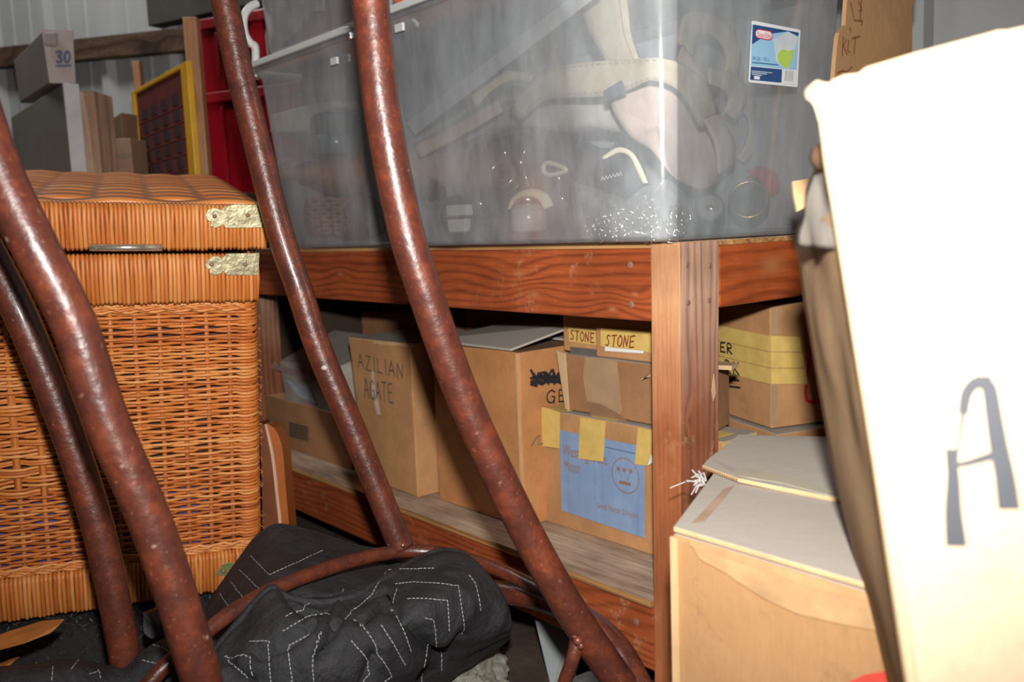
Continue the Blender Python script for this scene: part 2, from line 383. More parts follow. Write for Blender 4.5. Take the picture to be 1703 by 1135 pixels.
# ================================================================== SETTING
m_floor, nt, b = newmat('floor_dirt'); v = coords(nt)
nt.links.new(ramp(nt, noise_n(nt, v, 7, 8, .7), [(.3, (.025, .014, .009)), (.55, (.055, .033, .022)), (.8, (.09, .06, .045))]), b.inputs['Base Color'])
b.inputs['Roughness'].default_value = .9; bump(nt, b, noise_n(nt, v, 60, 6, .7), .6, .006)
mb = MB(); mb.box((-4, -3, -.06), (4, 3.2, 0)); struct(mb.build('floor', m_floor))
m_wall = plain('painted_sheet_steel', (.37, .375, .37), .5, 0, .05, 5, spec=.4)
WP = at(150, 100, 3.1); WP = V((WP.x, WP.y, 0)); WD = V((.94, .341, 0)).normalized(); WN = V((WD.y, -WD.x, 0))
def on_wall(px, py, off=0): return onp(px, py, WP + WN * off, WN)
s0 = (on_wall(83, 60) - WP).dot(WD); s1 = (on_wall(1525, 60) - WP).dot(WD)
prof = [(-1.6, 0)]
ribs = sorted([s0 + .312 * k for k in range(-4, 4)] + [s1 + .305 * k for k in range(-3, 5)])
ribs = [r for i, r in enumerate(ribs) if i == 0 or r - ribs[i - 1] > .2]
for i, r in enumerate(ribs):
    prof += [(r - .031, 0), (r - .014, .026), (r + .014, .026), (r + .031, 0)]
    if r < s0 + .9:
        for q in (.105, .205): prof += [(r + q - .012, 0), (r + q - .005, .004), (r + q + .005, .004), (r + q + .012, 0)]
prof += [(4.2, 0)]
mb = MB()
mb.grid([[WP + WD * s + WN * d + Z * z for s, d in prof] for z in (0, 1.5, 3.0)])
wall = struct(mb.build('wall_back', m_wall, solid=.002))
# brown girt nailed along the wall, and the dark header above the red totes
m_girt = wood('brown_girt', 0, (.12, .075, .05), (.085, .05, .035), (.04, .025, .018), 40, .05, .7, .2, knots=False)
g0 = on_wall(-60, 105, .03); g1 = on_wall(345, 66, .03)
mb = MB(); mb.obox(V((g0.x, g0.y, g0.z - .035)), V((g1.x - g0.x, g1.y - g0.y, g1.z - g0.z)), WN * .04, Z * .07); struct(mb.build('trim_1', m_girt, bevel=.003))
h0 = on_wall(268, 48, .03); h1 = on_wall(470, 30, .03)
mb = MB(); mb.obox(h0, V((h1.x - h0.x, h1.y - h0.y, 0)), WN * .05, Z * .3); struct(mb.build('trim_2', plain('dark_header', (.05, .042, .035), .8), bevel=.003))

# ================================================================== WORKBENCH
TZ = .664
T = thing('workbench', 'red stained fir workbench with thick post, nailed rails and plywood shelf', 'workbench', (-.69, .3, 0))
mb = MB(); mb.box((-1.38, .002, .564), (-.046, .040, .657)); mb.build('front_rail', w_beam, T, bevel=.0025)
mb = MB(); mb.box((-.038, .079, .577), (-.001, .60, .657)); mb.build('side_rail', w_side, T, bevel=.003)
def post(x, y, f=0):
    mb = MB()
    b = [V((x - .055, y, 0)), V((x - .009, y, 0)), V((x - .009, y + .079, 0)), V((x - .055, y + .079, 0))]
    zt = .6635 if f else .657; t = [V((x - .0465, y, zt)), V((x, y, zt)), V((x, y + .079, zt)), V((x - .0465, y + .079, zt))]
    mb.hexa(b, t)
    mb.m = [0, 0, 0, 1, 0, 0]
    return mb.build('post', [w_postf, w_posts], T, bevel=.0018)
post(0, 0, 1); post(0, .475); post(-1.335, 0.042); post(-1.335, .44)
def ply(name, x0, x1, y0, y1, z0, z1):
    mb = MB(); mb.box((x0, y0, z1 - .0012), (x1, y1, z1)); top = mb.build(name, w_ply, T)
    mb = MB(); mb.box((x0 + .0005, y0 + .0005, z0), (x1 - .0005, y1 - .0005, z1 - .0012)); o = mb.build('plywood_edge', w_plye, top)
    return top
ply('top_board', -1.38, -.003, .003, .56, .657, TZ)
ply('lower_shelf', -1.36, -.0575, .0, .53, .180, .191); ply('lower_shelf', -.0575, -.003, .0795, .47, .180, .191)
mb = MB(); mb.box((-1.36, .555, .05), (-.0, .565, .657)); mb.build('shade_back_board', plain('shade_board_dark', (.05, .03, .02), .9), T)  # added dark board, keeps the space under the bench black
mb = MB(); mb.box((-1.388, .14, .05), (-1.378, .55, .657)); mb.build('shade_end_board', plain('shade_board_dark', (.05, .03, .02), .9), T)  # added too: hides the lit wall at the left end
mb = MB(); mb.box((-1.36, .006, .088), (-.056, .043, .1795)); mb.build('lower_rail', w_beam, T, bevel=.003)
def nail(p, n, r=.0047): 
    mb = MB(); mb.lathe(V(p) - V(n) * .001, n, [(r, 0), (r, .0014), (r * .7, .002)], 12); mb.build('nail_head', m_nail, T, smooth=False)
for px, py in ((1048, 441), (1050, 507)): nail(ony(px, py, .002), -Y)
for px, py in ((1143, 441), (1181, 442), (1145, 504), (1180, 500)): nail(onx(px, py, -.0), X, .0035)
nail(ony(1058, 1035, .006), -Y, .005)
# splintered chip of pale wood on the post's weathered face
mb = MB(); q = [onx(*p, .0) for p in ((1187, 622), (1190, 655), (1186, 668), (1183, 650))]; mb.prism(q, X * .0006); mb.build('splinter', plain('raw_wood', (.5, .3, .17), .8), T)

# ================================================================== BOXES ON THE LOWER SHELF
SZ = .1915
# blue labelled motor carton
T, f, t = carton('cardboard_box', 'tan carton with blue paper label and yellow tape, next to the bench post', (-.395, .125, SZ), X, Y, .365, .085, .196, c_tan, 'cartons on the lower bench shelf')
F = -Y; yy = .125
m_blue, nt, b = newmat('blue_label'); v = coords(nt)
nt.links.new(mixc(nt, ramp(nt, noise_n(nt, coords(nt, (60, 1, 6)), 1, 4), [(.45, (0, 0, 0)), (.75, (.5, .5, .5))]), ramp(nt, noise_n(nt, v, 30, 5), [(.3, (.19, .28, .45)), (.7, (.24, .34, .51))]), (.13, .2, .36)), b.inputs['Base Color']); b.inputs['Roughness'].default_value = .6
m_lab_ink = plain('brown_print', (.27, .15, .1), .7)
L = patch('paper_label', m_blue, T, [ony(*p, yy) for p in ((932, 715), (1073, 743), (1074, 895), (936, 849))], F, lift=.002); L['label'] = 'blue paper label with brown lettering'
yl = yy - .0027
def printed_fit(name, mat, parent, text, p0, p1, ptop, n, vdir=None):
    """text whose baseline runs p0 to p1 and whose capitals reach the height of ptop above p0"""
    p0, p1, ptop = V(p0), V(p1), V(ptop)
    cu = bpy.data.curves.new('t', 'FONT'); cu.body = text; cu.size = 1; cu.resolution_u = 3
    ob = bpy.data.objects.new('t', cu); COL.objects.link(ob); me = ob.to_mesh()
    vs = [p.co.copy() for p in me.vertices]; fs = [list(p.vertices) for p in me.polygons]; ob.to_mesh_clear(); bpy.data.objects.remove(ob)
    x0 = min(p.x for p in vs); x1 = max(p.x for p in vs); h = .7
    mb = MB(); mb.add([p0 + (p1 - p0) * ((p.x - x0) / (x1 - x0)) + (ptop - p0) * (p.y / h) + V(n) * .0005 for p in vs], fs)
    return mb.build(name, mat, parent)
P = lambda x, y: ony(x, y, yl)
printed_fit('lettering', m_lab_ink, L, 'Westinghouse', P(937, 757), P(1010, 774), P(936, 738), F)
printed_fit('lettering', m_lab_ink, L, 'Motor', P(940, 783), P(966, 788), P(939, 765), F)
printed_fit('lettering', m_lab_ink, L, 'Small Motor Division', P(994, 845), P(1061, 863), P(994, 836), F)
mb = MB(); cc = P(1040.5, 791.5); r = .0272
ring = [cc + X * math.cos(a) * r + Z * math.sin(a) * r for a in [i * math.pi / 20 for i in range(41)]]
ribbon(mb, ring, .0016, F)
for q in ((1029, 780), (1039, 782), (1049.5, 784)):
    c0 = P(*q); mb.add([c0 + F * .0009] + [c0 + F * .0009 + X * math.cos(a) * .0036 + Z * math.sin(a) * .0036 for a in [k * math.pi / 6 for k in range(12)]], [[0, 1 + k, 1 + (k + 1) % 12] for k in range(12)])
ribbon(mb, [P(1029, 781), P(1035, 794), P(1039, 783), P(1044.5, 799), P(1049.5, 785)], .0014, F, .0012)
ribbon(mb, [P(1032, 802), P(1048, 806)], .005, F)
mb.build('emblem', m_lab_ink, L)
mb = MB()
for k in range(9):
    a = P(1008 + k * 6, 744 + k * 1.35); ribbon(mb, [a, a + X * .006], .0012, F)
mb.build('pencil_dashes', plain('blue_pencil', (.06, .09, .16), .7), L)
for poly in ([(901, 677), (932, 685), (931, 746), (901, 742)], [(966, 694), (1008, 701), (1004, 768), (963, 763)], [(1062, 711), (1086, 716), (1084, 757), (1076, 775), (1057, 772)]):
    patch('tape_strip', m_ytape, T, [ony(*p, yy - .0035) for p in poly], F)
mb = MB(); q = [ony(*p, yy - .005) for p in ((1077, 775), (1084, 756), (1086, 770))]; mb.prism(q, F * .001); mb.build('tape_corner', m_paper, T)
for x0 in (.008, .115, .30): 
    patch('tape_strip', m_ytape, T, [V((-.395 + x0, .125, SZ + .1965)), V((-.395 + x0 + .05, .125, SZ + .1965)), V((-.395 + x0 + .05, .17, SZ + .1965)), V((-.395 + x0, .17, SZ + .1965))], Z)
for y0 in (.128, .182):   # tape wrapped on the right end, seen past the post
    patch('tape_strip', m_ytape, T, [V((-.0297, y0, SZ + .11)), V((-.0297, y0 + .018, SZ + .11)), V((-.0297, y0 + .018, SZ + .196)), V((-.0297, y0, SZ + .196))], X)

# brown taped box on it
T, f, t = carton('cardboard_box', 'worn brown taped box stacked on the blue labelled carton', (-.352, .135, SZ + .1985), X, V((-.3, .954, 0)), .294, .085, .0915, c_brn, 'cartons on the lower bench shelf')
yy = .1345
patch('tape_strip', m_tape, T, [ony(*p, yy) for p in ((974, 594), (1027, 600), (1030, 636), (1035, 684), (1030, 697), (1000, 672), (977, 668), (971, 628))], F)
patch('tape_strip', plain('dark_tape', (.25, .14, .08), .4), T, [ony(*p, yy - .0006) for p in ((978, 668), (1000, 672), (1032, 690), (1046, 703), (985, 697))], F)
mb = MB(); mb.prism([ony(*p, .128) for p in ((925, 583), (938, 588), (945, 684), (940, 680))], Y * .004); mb.build('end_flap', c_pale, T)
mb = MB(); mb.prism([V((-.06, .137, SZ + .2925)), V((-.026, .140, SZ + .294)), V((-.034, .166, SZ + .294)), V((-.07, .17, SZ + .2925))], Z * .006); mb.build('end_flap', c_pale, T)
patch('torn_spot', c_pale, T, [ony(*p, yy - .0004) for p in ((1066, 634), (1083, 622), (1083, 627), (1070, 629))], F)
# two stone boxes on the taped box
def stone(o, L, W, H, label, bands, txt, wbox):
    T, f, t = carton('stone_box', label, o, X, Y, L, W, H, c_tan, 'small boxes of stone', cat='box', amp=.0006)
    yy = o[1] - .0008
    for mat, poly in bands: patch('tape_label' if mat is m_ytape else 'paper_strip', mat, T, [ony(*p, yy) for p in poly], F, .0005)
    mb = MB(); a, bq, c = [ony(*p, yy - .0016) for p in txt]; letters(mb, 'STONE', a, (bq - a) / 6.0, c - a, F, .0022); mb.build('handwriting', m_inkr, T)
stone((-.283, .142, SZ + .291), .125, .07, .08, 'small box marked in red brown pen, right of the two under the bench rail', [(m_ytape, [(1000, 545), (1086, 551), (1086, 587), (1000, 576)]), (m_paper, [(1007, 577), (1071, 583), (1071, 588), (1007, 584)])], [(1007, 575), (1055, 578), (1009, 557)], 0)
stone((-.375, .16, SZ + .291), .088, .06, .078, 'small box marked in red brown pen, left one half hidden by its twin', [(m_ytape, [(946, 545), (1000, 550), (1000, 575), (948, 568)]), (plain('grey_band', (.1, .095, .09), .6), [(949, 577), (1000, 582), (1000, 600), (950, 596)])], [(949, 565), (989, 571), (949, 549)], 0)

# tall orange carton
T, f, t = carton('cardboard_box', 'tall orange brown carton with black scribble and half raised top flap', (-.632, .074, SZ), X, Y, .24, .26, .296, c_org, 'cartons on the lower bench shelf', top=c_dark)
mb = MB(); q = [V((-.634, .070, .4895)), V((-.405, .070, .4895)), V((-.372, .19, .5205)), V((-.634, .30, .506))]; mb.prism(q, Z * .004); fl = mb.build('top_flap', [c_dust], T, bevel=.001)
mb = MB(); q = [V((-.636, .20, .497)), V((-.39, .20, .491)), V((-.39, .335, .491)), V((-.636, .335, .497))]; mb.prism(q, Z * .004); mb.build('top_flap', c_dust, T)
xx = -.391
O1 = onx(907, 671, xx); u = (onx(940, 668, xx) - O1); vv = Z * .022
mb = MB(); letters(mb, 'GE', onx(908, 670, xx + .001), u / 2.1, onx(909, 650, xx + .001) - onx(908, 670, xx + .001), X, .0026); mb.build('handwriting', m_ink, T)
mb = MB()
for k in range(9):
    pts = [onx(885 + i * 5.5 + rnd.uniform(-3, 3), 625 + rnd.uniform(-9, 15) + (i % 2) * 4 - i * .3, xx + .001) for i in range(10)]
    ribbon(mb, pts, .0045, X, .0006 + k * .00008)
mb.build('crossed_out_scribble', m_ink, T)
mb = MB(); ribbon(mb, [onx(*p, xx + .001) for p in ((884, 742), (892, 728), (897, 724), (895, 740), (903, 738))], .002, X); mb.build('pen_mark', m_inkf, T)
patch('tape_strip', plain('pale_seam', (.55, .34, .19), .7), T, [V((-.397, .0735, SZ)), V((-.391, .0735, SZ)), V((-.391, .0735, SZ + .295)), V((-.397, .0735, SZ + .295))], -Y)

# agate carton, its left side leaning
T = thing('cardboard_box', 'tan carton hand lettered for agate stones, between the orange carton and grey carton', 'box', (-.78, .14, SZ), 'cartons on the lower bench shelf')
mb = MB(); bq = [V((-.865, .055, SZ)), V((-.672, .053, SZ)), V((-.652, .25, SZ)), V((-.85, .25, SZ))]; tq = [V((-.893, .052, .482)), V((-.676, .056, .483)), V((-.655, .25, .483)), V((-.88, .25, .486))]
jit_box(mb, bq, tq, 6, .0025, seed=2); mb.build('carton_body', [c_tan, c_dust], T, bevel=.0025, weld=True)
mb = MB(); a = ony(596, 611, .053); letters(mb, 'AZILIAN', a, (ony(672, 631, .053) - a) / 7.2, ony(595, 588, .053) - a, F, .0028); letters(mb, 'AGATE', ony(607, 660, .053), (ony(655, 671, .053) - ony(607, 660, .053)) / 6.0, Z * .037, F, .003); mb.build('handwriting', m_inkf, T)
mb = MB(); mb.prism([ony(*p, .0535) for p in ((579, 561), (585, 566), (640, 574), (684, 578), (684, 572), (640, 568))], Y * .004); mb.build('worn_top_edge', c_edge, T)
patch('scuffs', plain('scuff', (.5, .4, .34), .8), T, [ony(*p, .053) for p in ((618, 618), (622, 618), (624, 645), (634, 690), (628, 690), (619, 655))], F, .0002, .0004)

# open brown carton with a grey carton tipped inside it
T = thing('cardboard_box', 'low open brown carton holding the grey carton, by the wicker trunk', 'box', (-1.14, .19, SZ), 'cartons on the lower bench shelf')
mb = MB(); mb.box((-1.34, .07, SZ), (-.94, .31, SZ + .004)); mb.build('carton_bottom', c_brn, T)
for a, bq in (((-1.34, .07), (-.94, .074)), ((-.944, .074), (-.94, .31)), ((-1.34, .306), (-.944, .31)), ((-1.34, .074), (-1.336, .306))):
    mb = MB(); mb.box((*a, SZ + .004), (*bq, SZ + .115)); mb.build('side_panel', c_brn, T, bevel=.001)
mb = MB()
for k in range(5): ribbon(mb, [ony(482, 704 + k * 5, .0698), ony(512, 712 + k * 5, .0698)], .006, F)
mb.build('printed_block', plain('faded_print', (.1, .06, .045), .7), T)
T = thing('cardboard_box', 'grey carton with handle hole, tipped inside the low open brown carton', 'box', (-1.16, .2, SZ + .005), 'cartons on the lower bench shelf')
mb = MB(); bq = [V((-1.26, .09, SZ + .03)), V((-.98, .09, SZ + .006)), V((-.98, .29, SZ + .006)), V((-1.26, .29, SZ + .03))]; tq = [V((-1.305, .098, .392)), V((-1.012, .10, .404)), V((-1.0, .25, .452)), V((-1.30, .25, .452))]
jit_box(mb, bq, tq, 6, .003, seed=4); mb.build('carton_body', [c_gry, c_dust], T, bevel=.003, weld=True)
fl_n = (tq[0] - bq[0]).cross(bq[1] - bq[0]).normalized(); fl_n = fl_n if fl_n.y < 0 else -fl_n
pf = lambda x, y: onp(x, y, bq[0], fl_n)
h = patch('handle_hole', plain('bluish_film', (.36, .4, .46), .35, var=.3, scale=60), T, [pf(*p) for p in ((478, 632), (516, 641), (528, 672), (497, 659))], fl_n, lift=.003)
patch('faded_print', plain('faded_pink', (.34, .22, .22), .8), T, [pf(*p) for p in ((446, 603), (518, 622), (521, 634), (450, 612))], fl_n, lift=.0028)
patch('faded_print', plain('faded_pink', (.34, .22, .22), .8), T, [pf(*p) for p in ((500, 664), (535, 676), (537, 686), (503, 673))], fl_n, lift=.0028)
# cartons further back on the shelf
carton('cardboard_box', 'brown carton at the back of the shelf, behind the grey carton', (-1.30, .33, SZ), X, Y, .36, .19, .30, c_brn, 'cartons on the lower bench shelf', topz=[.300, .305, .305, .30])
carton('cardboard_box', 'dark carton at the back of the shelf, behind the orange carton', (-.9, .36, SZ), X, Y, .42, .16, .335, c_dark, 'cartons on the lower bench shelf')
# right-hand pair seen past the post
ly = V((-.943, .346, 0)).normalized(); ux = -ly; uy = V((.346, .943, 0)); C0 = V((-.076, .31, 0))
carton('cardboard_box', 'lower tan carton under the yellow taped box, right of the post', C0 + ly * .28 + ux * .012 - uy * .008 + Z * SZ, ux, uy, .29, .22, .172, c_tan, 'cartons on the lower bench shelf')
T, f, t = carton('cardboard_box', 'tan carton wrapped in wide yellow tape, right of the post', C0 + ly * .27 + Z * (SZ + .175), ux, uy, .27, .2, .192, c_tan, 'cartons on the lower bench shelf')
nl = -uy; nr = ux
Pl = lambda x, y: onp(x, y, C0 + nl * .0015, nl); Pr = lambda x, y: onp(x, y, C0 + nr * .0015, nr)
for k in range(3):
    a0, a1 = k / 3, (k + 1) / 3 - .012
    patch('tape_strip', m_ytape, T, [Pl(1188, 540 + 76 * a0), Pl(1281, 559 + 81 * a0), Pl(1281, 559 + 81 * a1), Pl(1188, 540 + 76 * a1)], nl)
    patch('tape_strip', m_ytape, T, [Pr(1281, 559 + 81 * a0), Pr(1329 + 5 * k, 560 + 81 * a0), Pr(1333 + 5 * k, 560 + 80 * a1), Pr(1281, 559 + 81 * a1)], nr)
mb = MB(); a = Pl(1199, 585) + nl * .001; letters(mb, 'ER', a, (Pl(1219, 589) - Pl(1199, 585)) / 2.2, Pl(1199, 569) - Pl(1199, 585), nl, .0032)
a = Pl(1207, 619) + nl * .001; letters(mb, 'RK', a, (Pl(1231, 624) - Pl(1207, 619)) / 2.2, Pl(1207, 600) - Pl(1207, 619), nl, .0032)
ribbon(mb, [Pl(1214, 630), Pl(1231, 633)], .003, nl, .0024); ribbon(mb, [Pl(1214, 643), Pl(1231, 645)], .003, nl, .0006); mb.build('handwriting', m_ink, T)
mb = MB(); ribbon(mb, [Pr(*p) for p in ((1349, 545), (1345, 600), (1339, 652), (1341, 666), (1350, 669), (1372, 666))], .0065, nr, .0012); ribbon(mb, [Pr(1354, 585), Pr(1357, 600)], .006, nr, .0013); mb.build('red_print', m_red_print, T)
patch('corner_tape', m_tape, T, [C0 + nr * .001 + Z * .372, C0 + nr * .001 + uy * .012 + Z * .372, C0 + nr * .001 + uy * .012 + Z * .556, C0 + nr * .001 + Z * .556], nr, .0004, .0004)
# ================================================================== CLEAR BINS ON THE BENCH
m_bin = clear('milky_bin_plastic', .872, (.90, .95, 1.0), .16, .05, 16, .06)
m_lid = clear('lid_plastic', .35, (.62, .62, .60), .3, .04)
m_bag = clear('bag_film', .9, (.62, .64, .68), .12, .08, 60, .1)
def rr(x0, x1, y0, y1, z, r, k=6):
    out = []
    for cx, cy, a0 in ((x1 - r, y1 - r, 0), (x0 + r, y1 - r, 90), (x0 + r, y0 + r, 180), (x1 - r, y0 + r, 270)):
        for i in range(k + 1):
            a = math.radians(a0 + 90 * i / k); out.append(V((cx + math.cos(a) * r, cy + math.sin(a) * r, z)))
    return out
def inset(b, d): return (b[0] + d, b[1] - d, b[2] + d, b[3] - d)
def bin_(name, label, bot, top, z0, z1, group='clear storage bins on the workbench'):
    T = thing(name, label, 'storage bin', ((bot[0] + bot[1]) / 2, (bot[2] + bot[3]) / 2, z0), group)
    lerp = lambda t: tuple(a + (b - a) * t for a, b in zip(bot, top))
    loops = [rr(*inset(bot, .09), z0 + .0015, .01), rr(*inset(bot, .007), z0 + .001, .02), rr(*inset(bot, .002), z0 + .0025, .022), rr(*bot, z0 + .008, .024)]
    for t in (.2, .4, .6, .8, .94): loops.append(rr(*lerp(t), z0 + (z1 - z0) * t, .024 + .006 * t))
    loops += [rr(*inset(top, -.004), z1 - .014, .03), rr(*inset(top, -.006), z1 - .002, .03), rr(*inset(top, -.010), z1, .032), rr(*inset(top, -.010), z1 - .009, .032)]
    mb = MB(); rows = [l + [l[0]] for l in loops]; mb.grid(rows)
    c = rr(*inset(bot, .09), z0 + .0015, .01); mb.add(c, [list(range(len(c)))])
    mb.build('bin_body', m_bin, T, smooth=True, solid=.0014, weld=True)
    return T
Rb, Rt = (-.607, .004, -.03, .33), (-.622, .022, -.05, .35)
BR = bin_('storage_bin', 'large clear plastic bin with paper size label, nearest on the bench corner', Rb, Rt, TZ + .001, 1.024)
BL = bin_('storage_bin', 'clear plastic bin with a white lid, left of the labelled bin', (-.985, -.655, -.02, .33), (-1.035, -.637, -.04, .35), TZ + .001, 1.024)
def lid(T, x0, x1, y0, y1, z):
    mb = MB(); mb.hexa(rr(x0, x1, y0, y1, z, .035), rr(x0 + .002, x1 - .002, y0 + .002, y1 - .002, z + .012, .033)); mb.hexa(rr(x0 + .03, x1 - .03, y0 + .03, y1 - .03, z + .0121, .03), rr(x0 + .032, x1 - .032, y0 + .032, y1 - .032, z + .018, .03))
    return mb.build('bin_lid', m_lid2, T, smooth=False, bevel=.002)
m_lid2 = plain('white_lid', (.55, .56, .55), .4, var=.05)
lid(BL, -1.052, -.636, -.056, .365, 1.0245); lid(BR, -.634, .038, -.065, .366, 1.0245)
def tab(T, p):
    p = V(p); mb = MB(); mb.obox(p, (.022, 0, 0), (0, -.005, 0), (0, 0, -.012)); mb.build('lid_tab', m_lid2, T, bevel=.001)
tab(BL, ony(553, 98, -.048)); tab(BR, ony(660, 42, -.058))
mb = MB(); mb.obox((-1.075, -.05, 1.012), (.035, 0, 0), (0, .12, 0), (0, 0, .022)); mb.build('lid_latch', m_white_pl, BL, bevel=.004)
BU = bin_('storage_bin', 'clear bin of pinkish fabric stacked on the white lid', (-1.0, -.635, -.03, .32), (-1.03, -.59, -.05, .34), 1.0435, 1.38)
mb = MB(); hp = [onx(px, py, -1.04) for px, py in ((444, 8), (432, 14), (423, 26), (421, 42), (424, 60), (433, 74), (440, 80), (441, 108))]
mb.tube(spline([p + V((0, -.02, 0)) for p in hp], 5), .008, 8); mb.build('bin_handle', m_white_pl, BU, smooth=True)

# paper size label on the end wall of the labelled bin
e0 = V((Rb[1] + .0225 * 0, 0, TZ)); e1 = V((Rt[1], 0, 1.024)); en = (e1 - e0).cross(Y).normalized(); en = -en if en.x < 0 else en
ep = lambda x, y, k=0: onp(x, y, V((Rb[1] + .0016 + k * .0004, 0, TZ + .001)), en)
def lab(x, y, k=0): return ep(1220 + x / 8.107, 20 + y / 8.107, k)
S1 = patch('paper_label', plain('label_white', (.68, .68, .7), .35, var=.02), BR, [lab(*p) for p in ((245, 125), (262, 118), (880, 238), (897, 250), (858, 1005), (845, 1015), (215, 950), (202, 938))], en, .0004, .0002); S1['label'] = 'white and blue size label'
m_lb = plain('label_light_blue', (.28, .5, .68), .35, var=.05); m_ln = plain('label_navy', (.025, .07, .19), .35, var=.05); m_lg = plain('label_green', (.38, .55, .1), .35, var=.15); m_lr = plain('label_red', (.6, .03, .07), .35)
def lp(name, mat, poly, k): return patch(name, mat, S1, [lab(x, y, 2 + k) for x, y in poly], en, .0001, .0001)
lp('printed_panel', m_lb, [(243, 170), (880, 278), (850, 785), (232, 725)], 0)
lp('printed_panel', m_ln, [(262, 168), (878, 278), (872, 330), (735, 262), (530, 290), (350, 370), (248, 438)], 1)
lp('printed_panel', m_ln, [(234, 735), (655, 775), (645, 955), (222, 915)], 1)
lp('printed_panel', plain('label_white2', (.66, .67, .68), .4, var=.03), [(655, 772), (848, 782), (835, 985), (648, 965)], 2)
lp('bin_picture', plain('pic_bin', (.52, .56, .6), .4, var=.12), [(545, 370), (735, 265), (868, 340), (800, 600), (740, 770), (650, 740), (575, 660)], 2)
lp('bin_picture', m_lg, [(585, 600), (610, 540), (660, 500), (740, 525), (815, 510), (790, 640), (738, 760), (690, 745), (650, 720), (600, 660)], 3)
lp('logo_plate', m_lr, [(292, 270), (310, 238), (345, 230), (495, 258), (525, 290), (522, 350), (500, 382), (450, 380), (320, 355), (296, 320)], 3)
lp('logo_plate', plain('label_white3', (.7, .68, .68), .4), [(302, 272), (318, 248), (345, 242), (490, 268), (514, 295), (512, 345), (495, 368), (450, 366), (325, 343), (306, 315)], 4)
printed_fit('lettering', m_lr, S1, 'Sterilite', lab(318, 338, 6), lab(500, 362, 6), lab(318, 262, 6), en)
printed_fit('lettering', m_ln, S1, '58 Qt. / 55 L', lab(250, 642, 3), lab(478, 668, 3), lab(252, 596, 3), en)
m_lt = plain('label_small_print', (.45, .5, .58), .4)
for k in range(3):
    mb = MB(); ribbon(mb, [lab(244, 795 + k * 22, 3), lab(515 - k * 70, 822 + k * 18, 3)], .0011, en, .0003); mb.build('small_print', m_lt, S1)
mb = MB(); ribbon(mb, [lab(252, 680, 3), lab(600, 715, 3)], .0012, en, .0003); mb.build('small_print', m_ln, S1)
mb = MB(); ribbon(mb, [lab(285, 885, 3), lab(342, 890, 3)], .004, en, .0003); mb.build('small_print', plain('label_white4', (.7, .7, .7), .4), S1)
mb = MB()
for k, wd in enumerate((9, 4, 6, 3, 4, 8, 3, 5, 4, 7, 3)):
    ribbon(mb, [lab(700 + k * 10.5, 792 + k * .8, 4), lab(692 + k * 10.5, 925 + k * 1.0, 4)], .0001 * wd + .0001, en, .0003)
mb.build('barcode', plain('barcode_grey', (.12, .09, .1), .5), S1)

# ------------------------------------------------------------------ soft shapes
def pillow(pts, bulge, rings=7, back=.6, amp=.004, seed=0.0, fr=14):
    pts = [V(p) for p in pts]; pts = resample(spline(pts + [pts[0]], 6), 37)[:-1]; c = sum(pts, V()) / len(pts); B = V(bulge); mb = MB()
    rows = []
    lev = [(math.sin(math.pi / 2 * k / rings), math.cos(math.pi / 2 * k / rings)) for k in range(rings + 1)]
    seqs = [(s, h) for s, h in lev] + [(s, -h * back) for s, h in reversed(lev[:-1])]
    for s, h in seqs:
        r = []
        for p in pts:
            q = c.lerp(p, max(s, .01)) + B * h
            q += V([noise.noise(q * fr + V((seed, k * 7, 0))) for k in range(3)]) * amp; r.append(q)
        rows.append(r + [r[0]])
    mb.grid(rows); return mb
def webbing(name, up, lo, mat, parent, y=None, th=.004, n=26, stitch=None):
    """a strap between two edge lines; entries are (px, py, y) on the sight line at bench depth y"""
    a = resample(spline([inb(*p) for p in up], 6), n); b = resample(spline([inb(*p) for p in lo], 6), n); mb = MB()
    rows = [[p.lerp(q, k / 4) + V((0, .0022 * math.sin(k * math.pi / 4) * -1, 0)) for k in range(5)] for p, q in zip(a, b)]
    mb.grid(rows); o = mb.build(name, mat, parent, smooth=True, solid=th)
    if stitch:
        sb = MB()
        for f in (.1, .9):
            ln = [p.lerp(q, f) + V((0, -th * .5 - .0022, 0)) for p, q in zip(a, b)]; ln = resample(ln, n * 3)
            for i in range(0, len(ln) - 1, 2): sb.tube([ln[i], ln[i + 1]], .0009, 4)
        stuff(sb.build('stitching', stitch, o))
    return o
def inb(px, py, y):
    """a point inside the labelled bin: y metres behind its front wall, or behind its end wall where that is the nearer one"""
    r = ray(px, py); return CAM + r * max((y - CAM.y) / r.y, (-.016 - max(y, 0) * .8 - CAM.x) / r.x)
m_kh = plain('khaki_canvas', (.50, .43, .30), .85, var=.14, scale=40, bmp=.2); m_kh2 = plain('pinkish_canvas', (.52, .40, .34), .85, var=.12, scale=30, bmp=.3); m_kst = plain('canvas_stitching', (.3, .26, .18), .9)
m_cream = plain('cream_plastic', (.72, .68, .5), .4, var=.06)

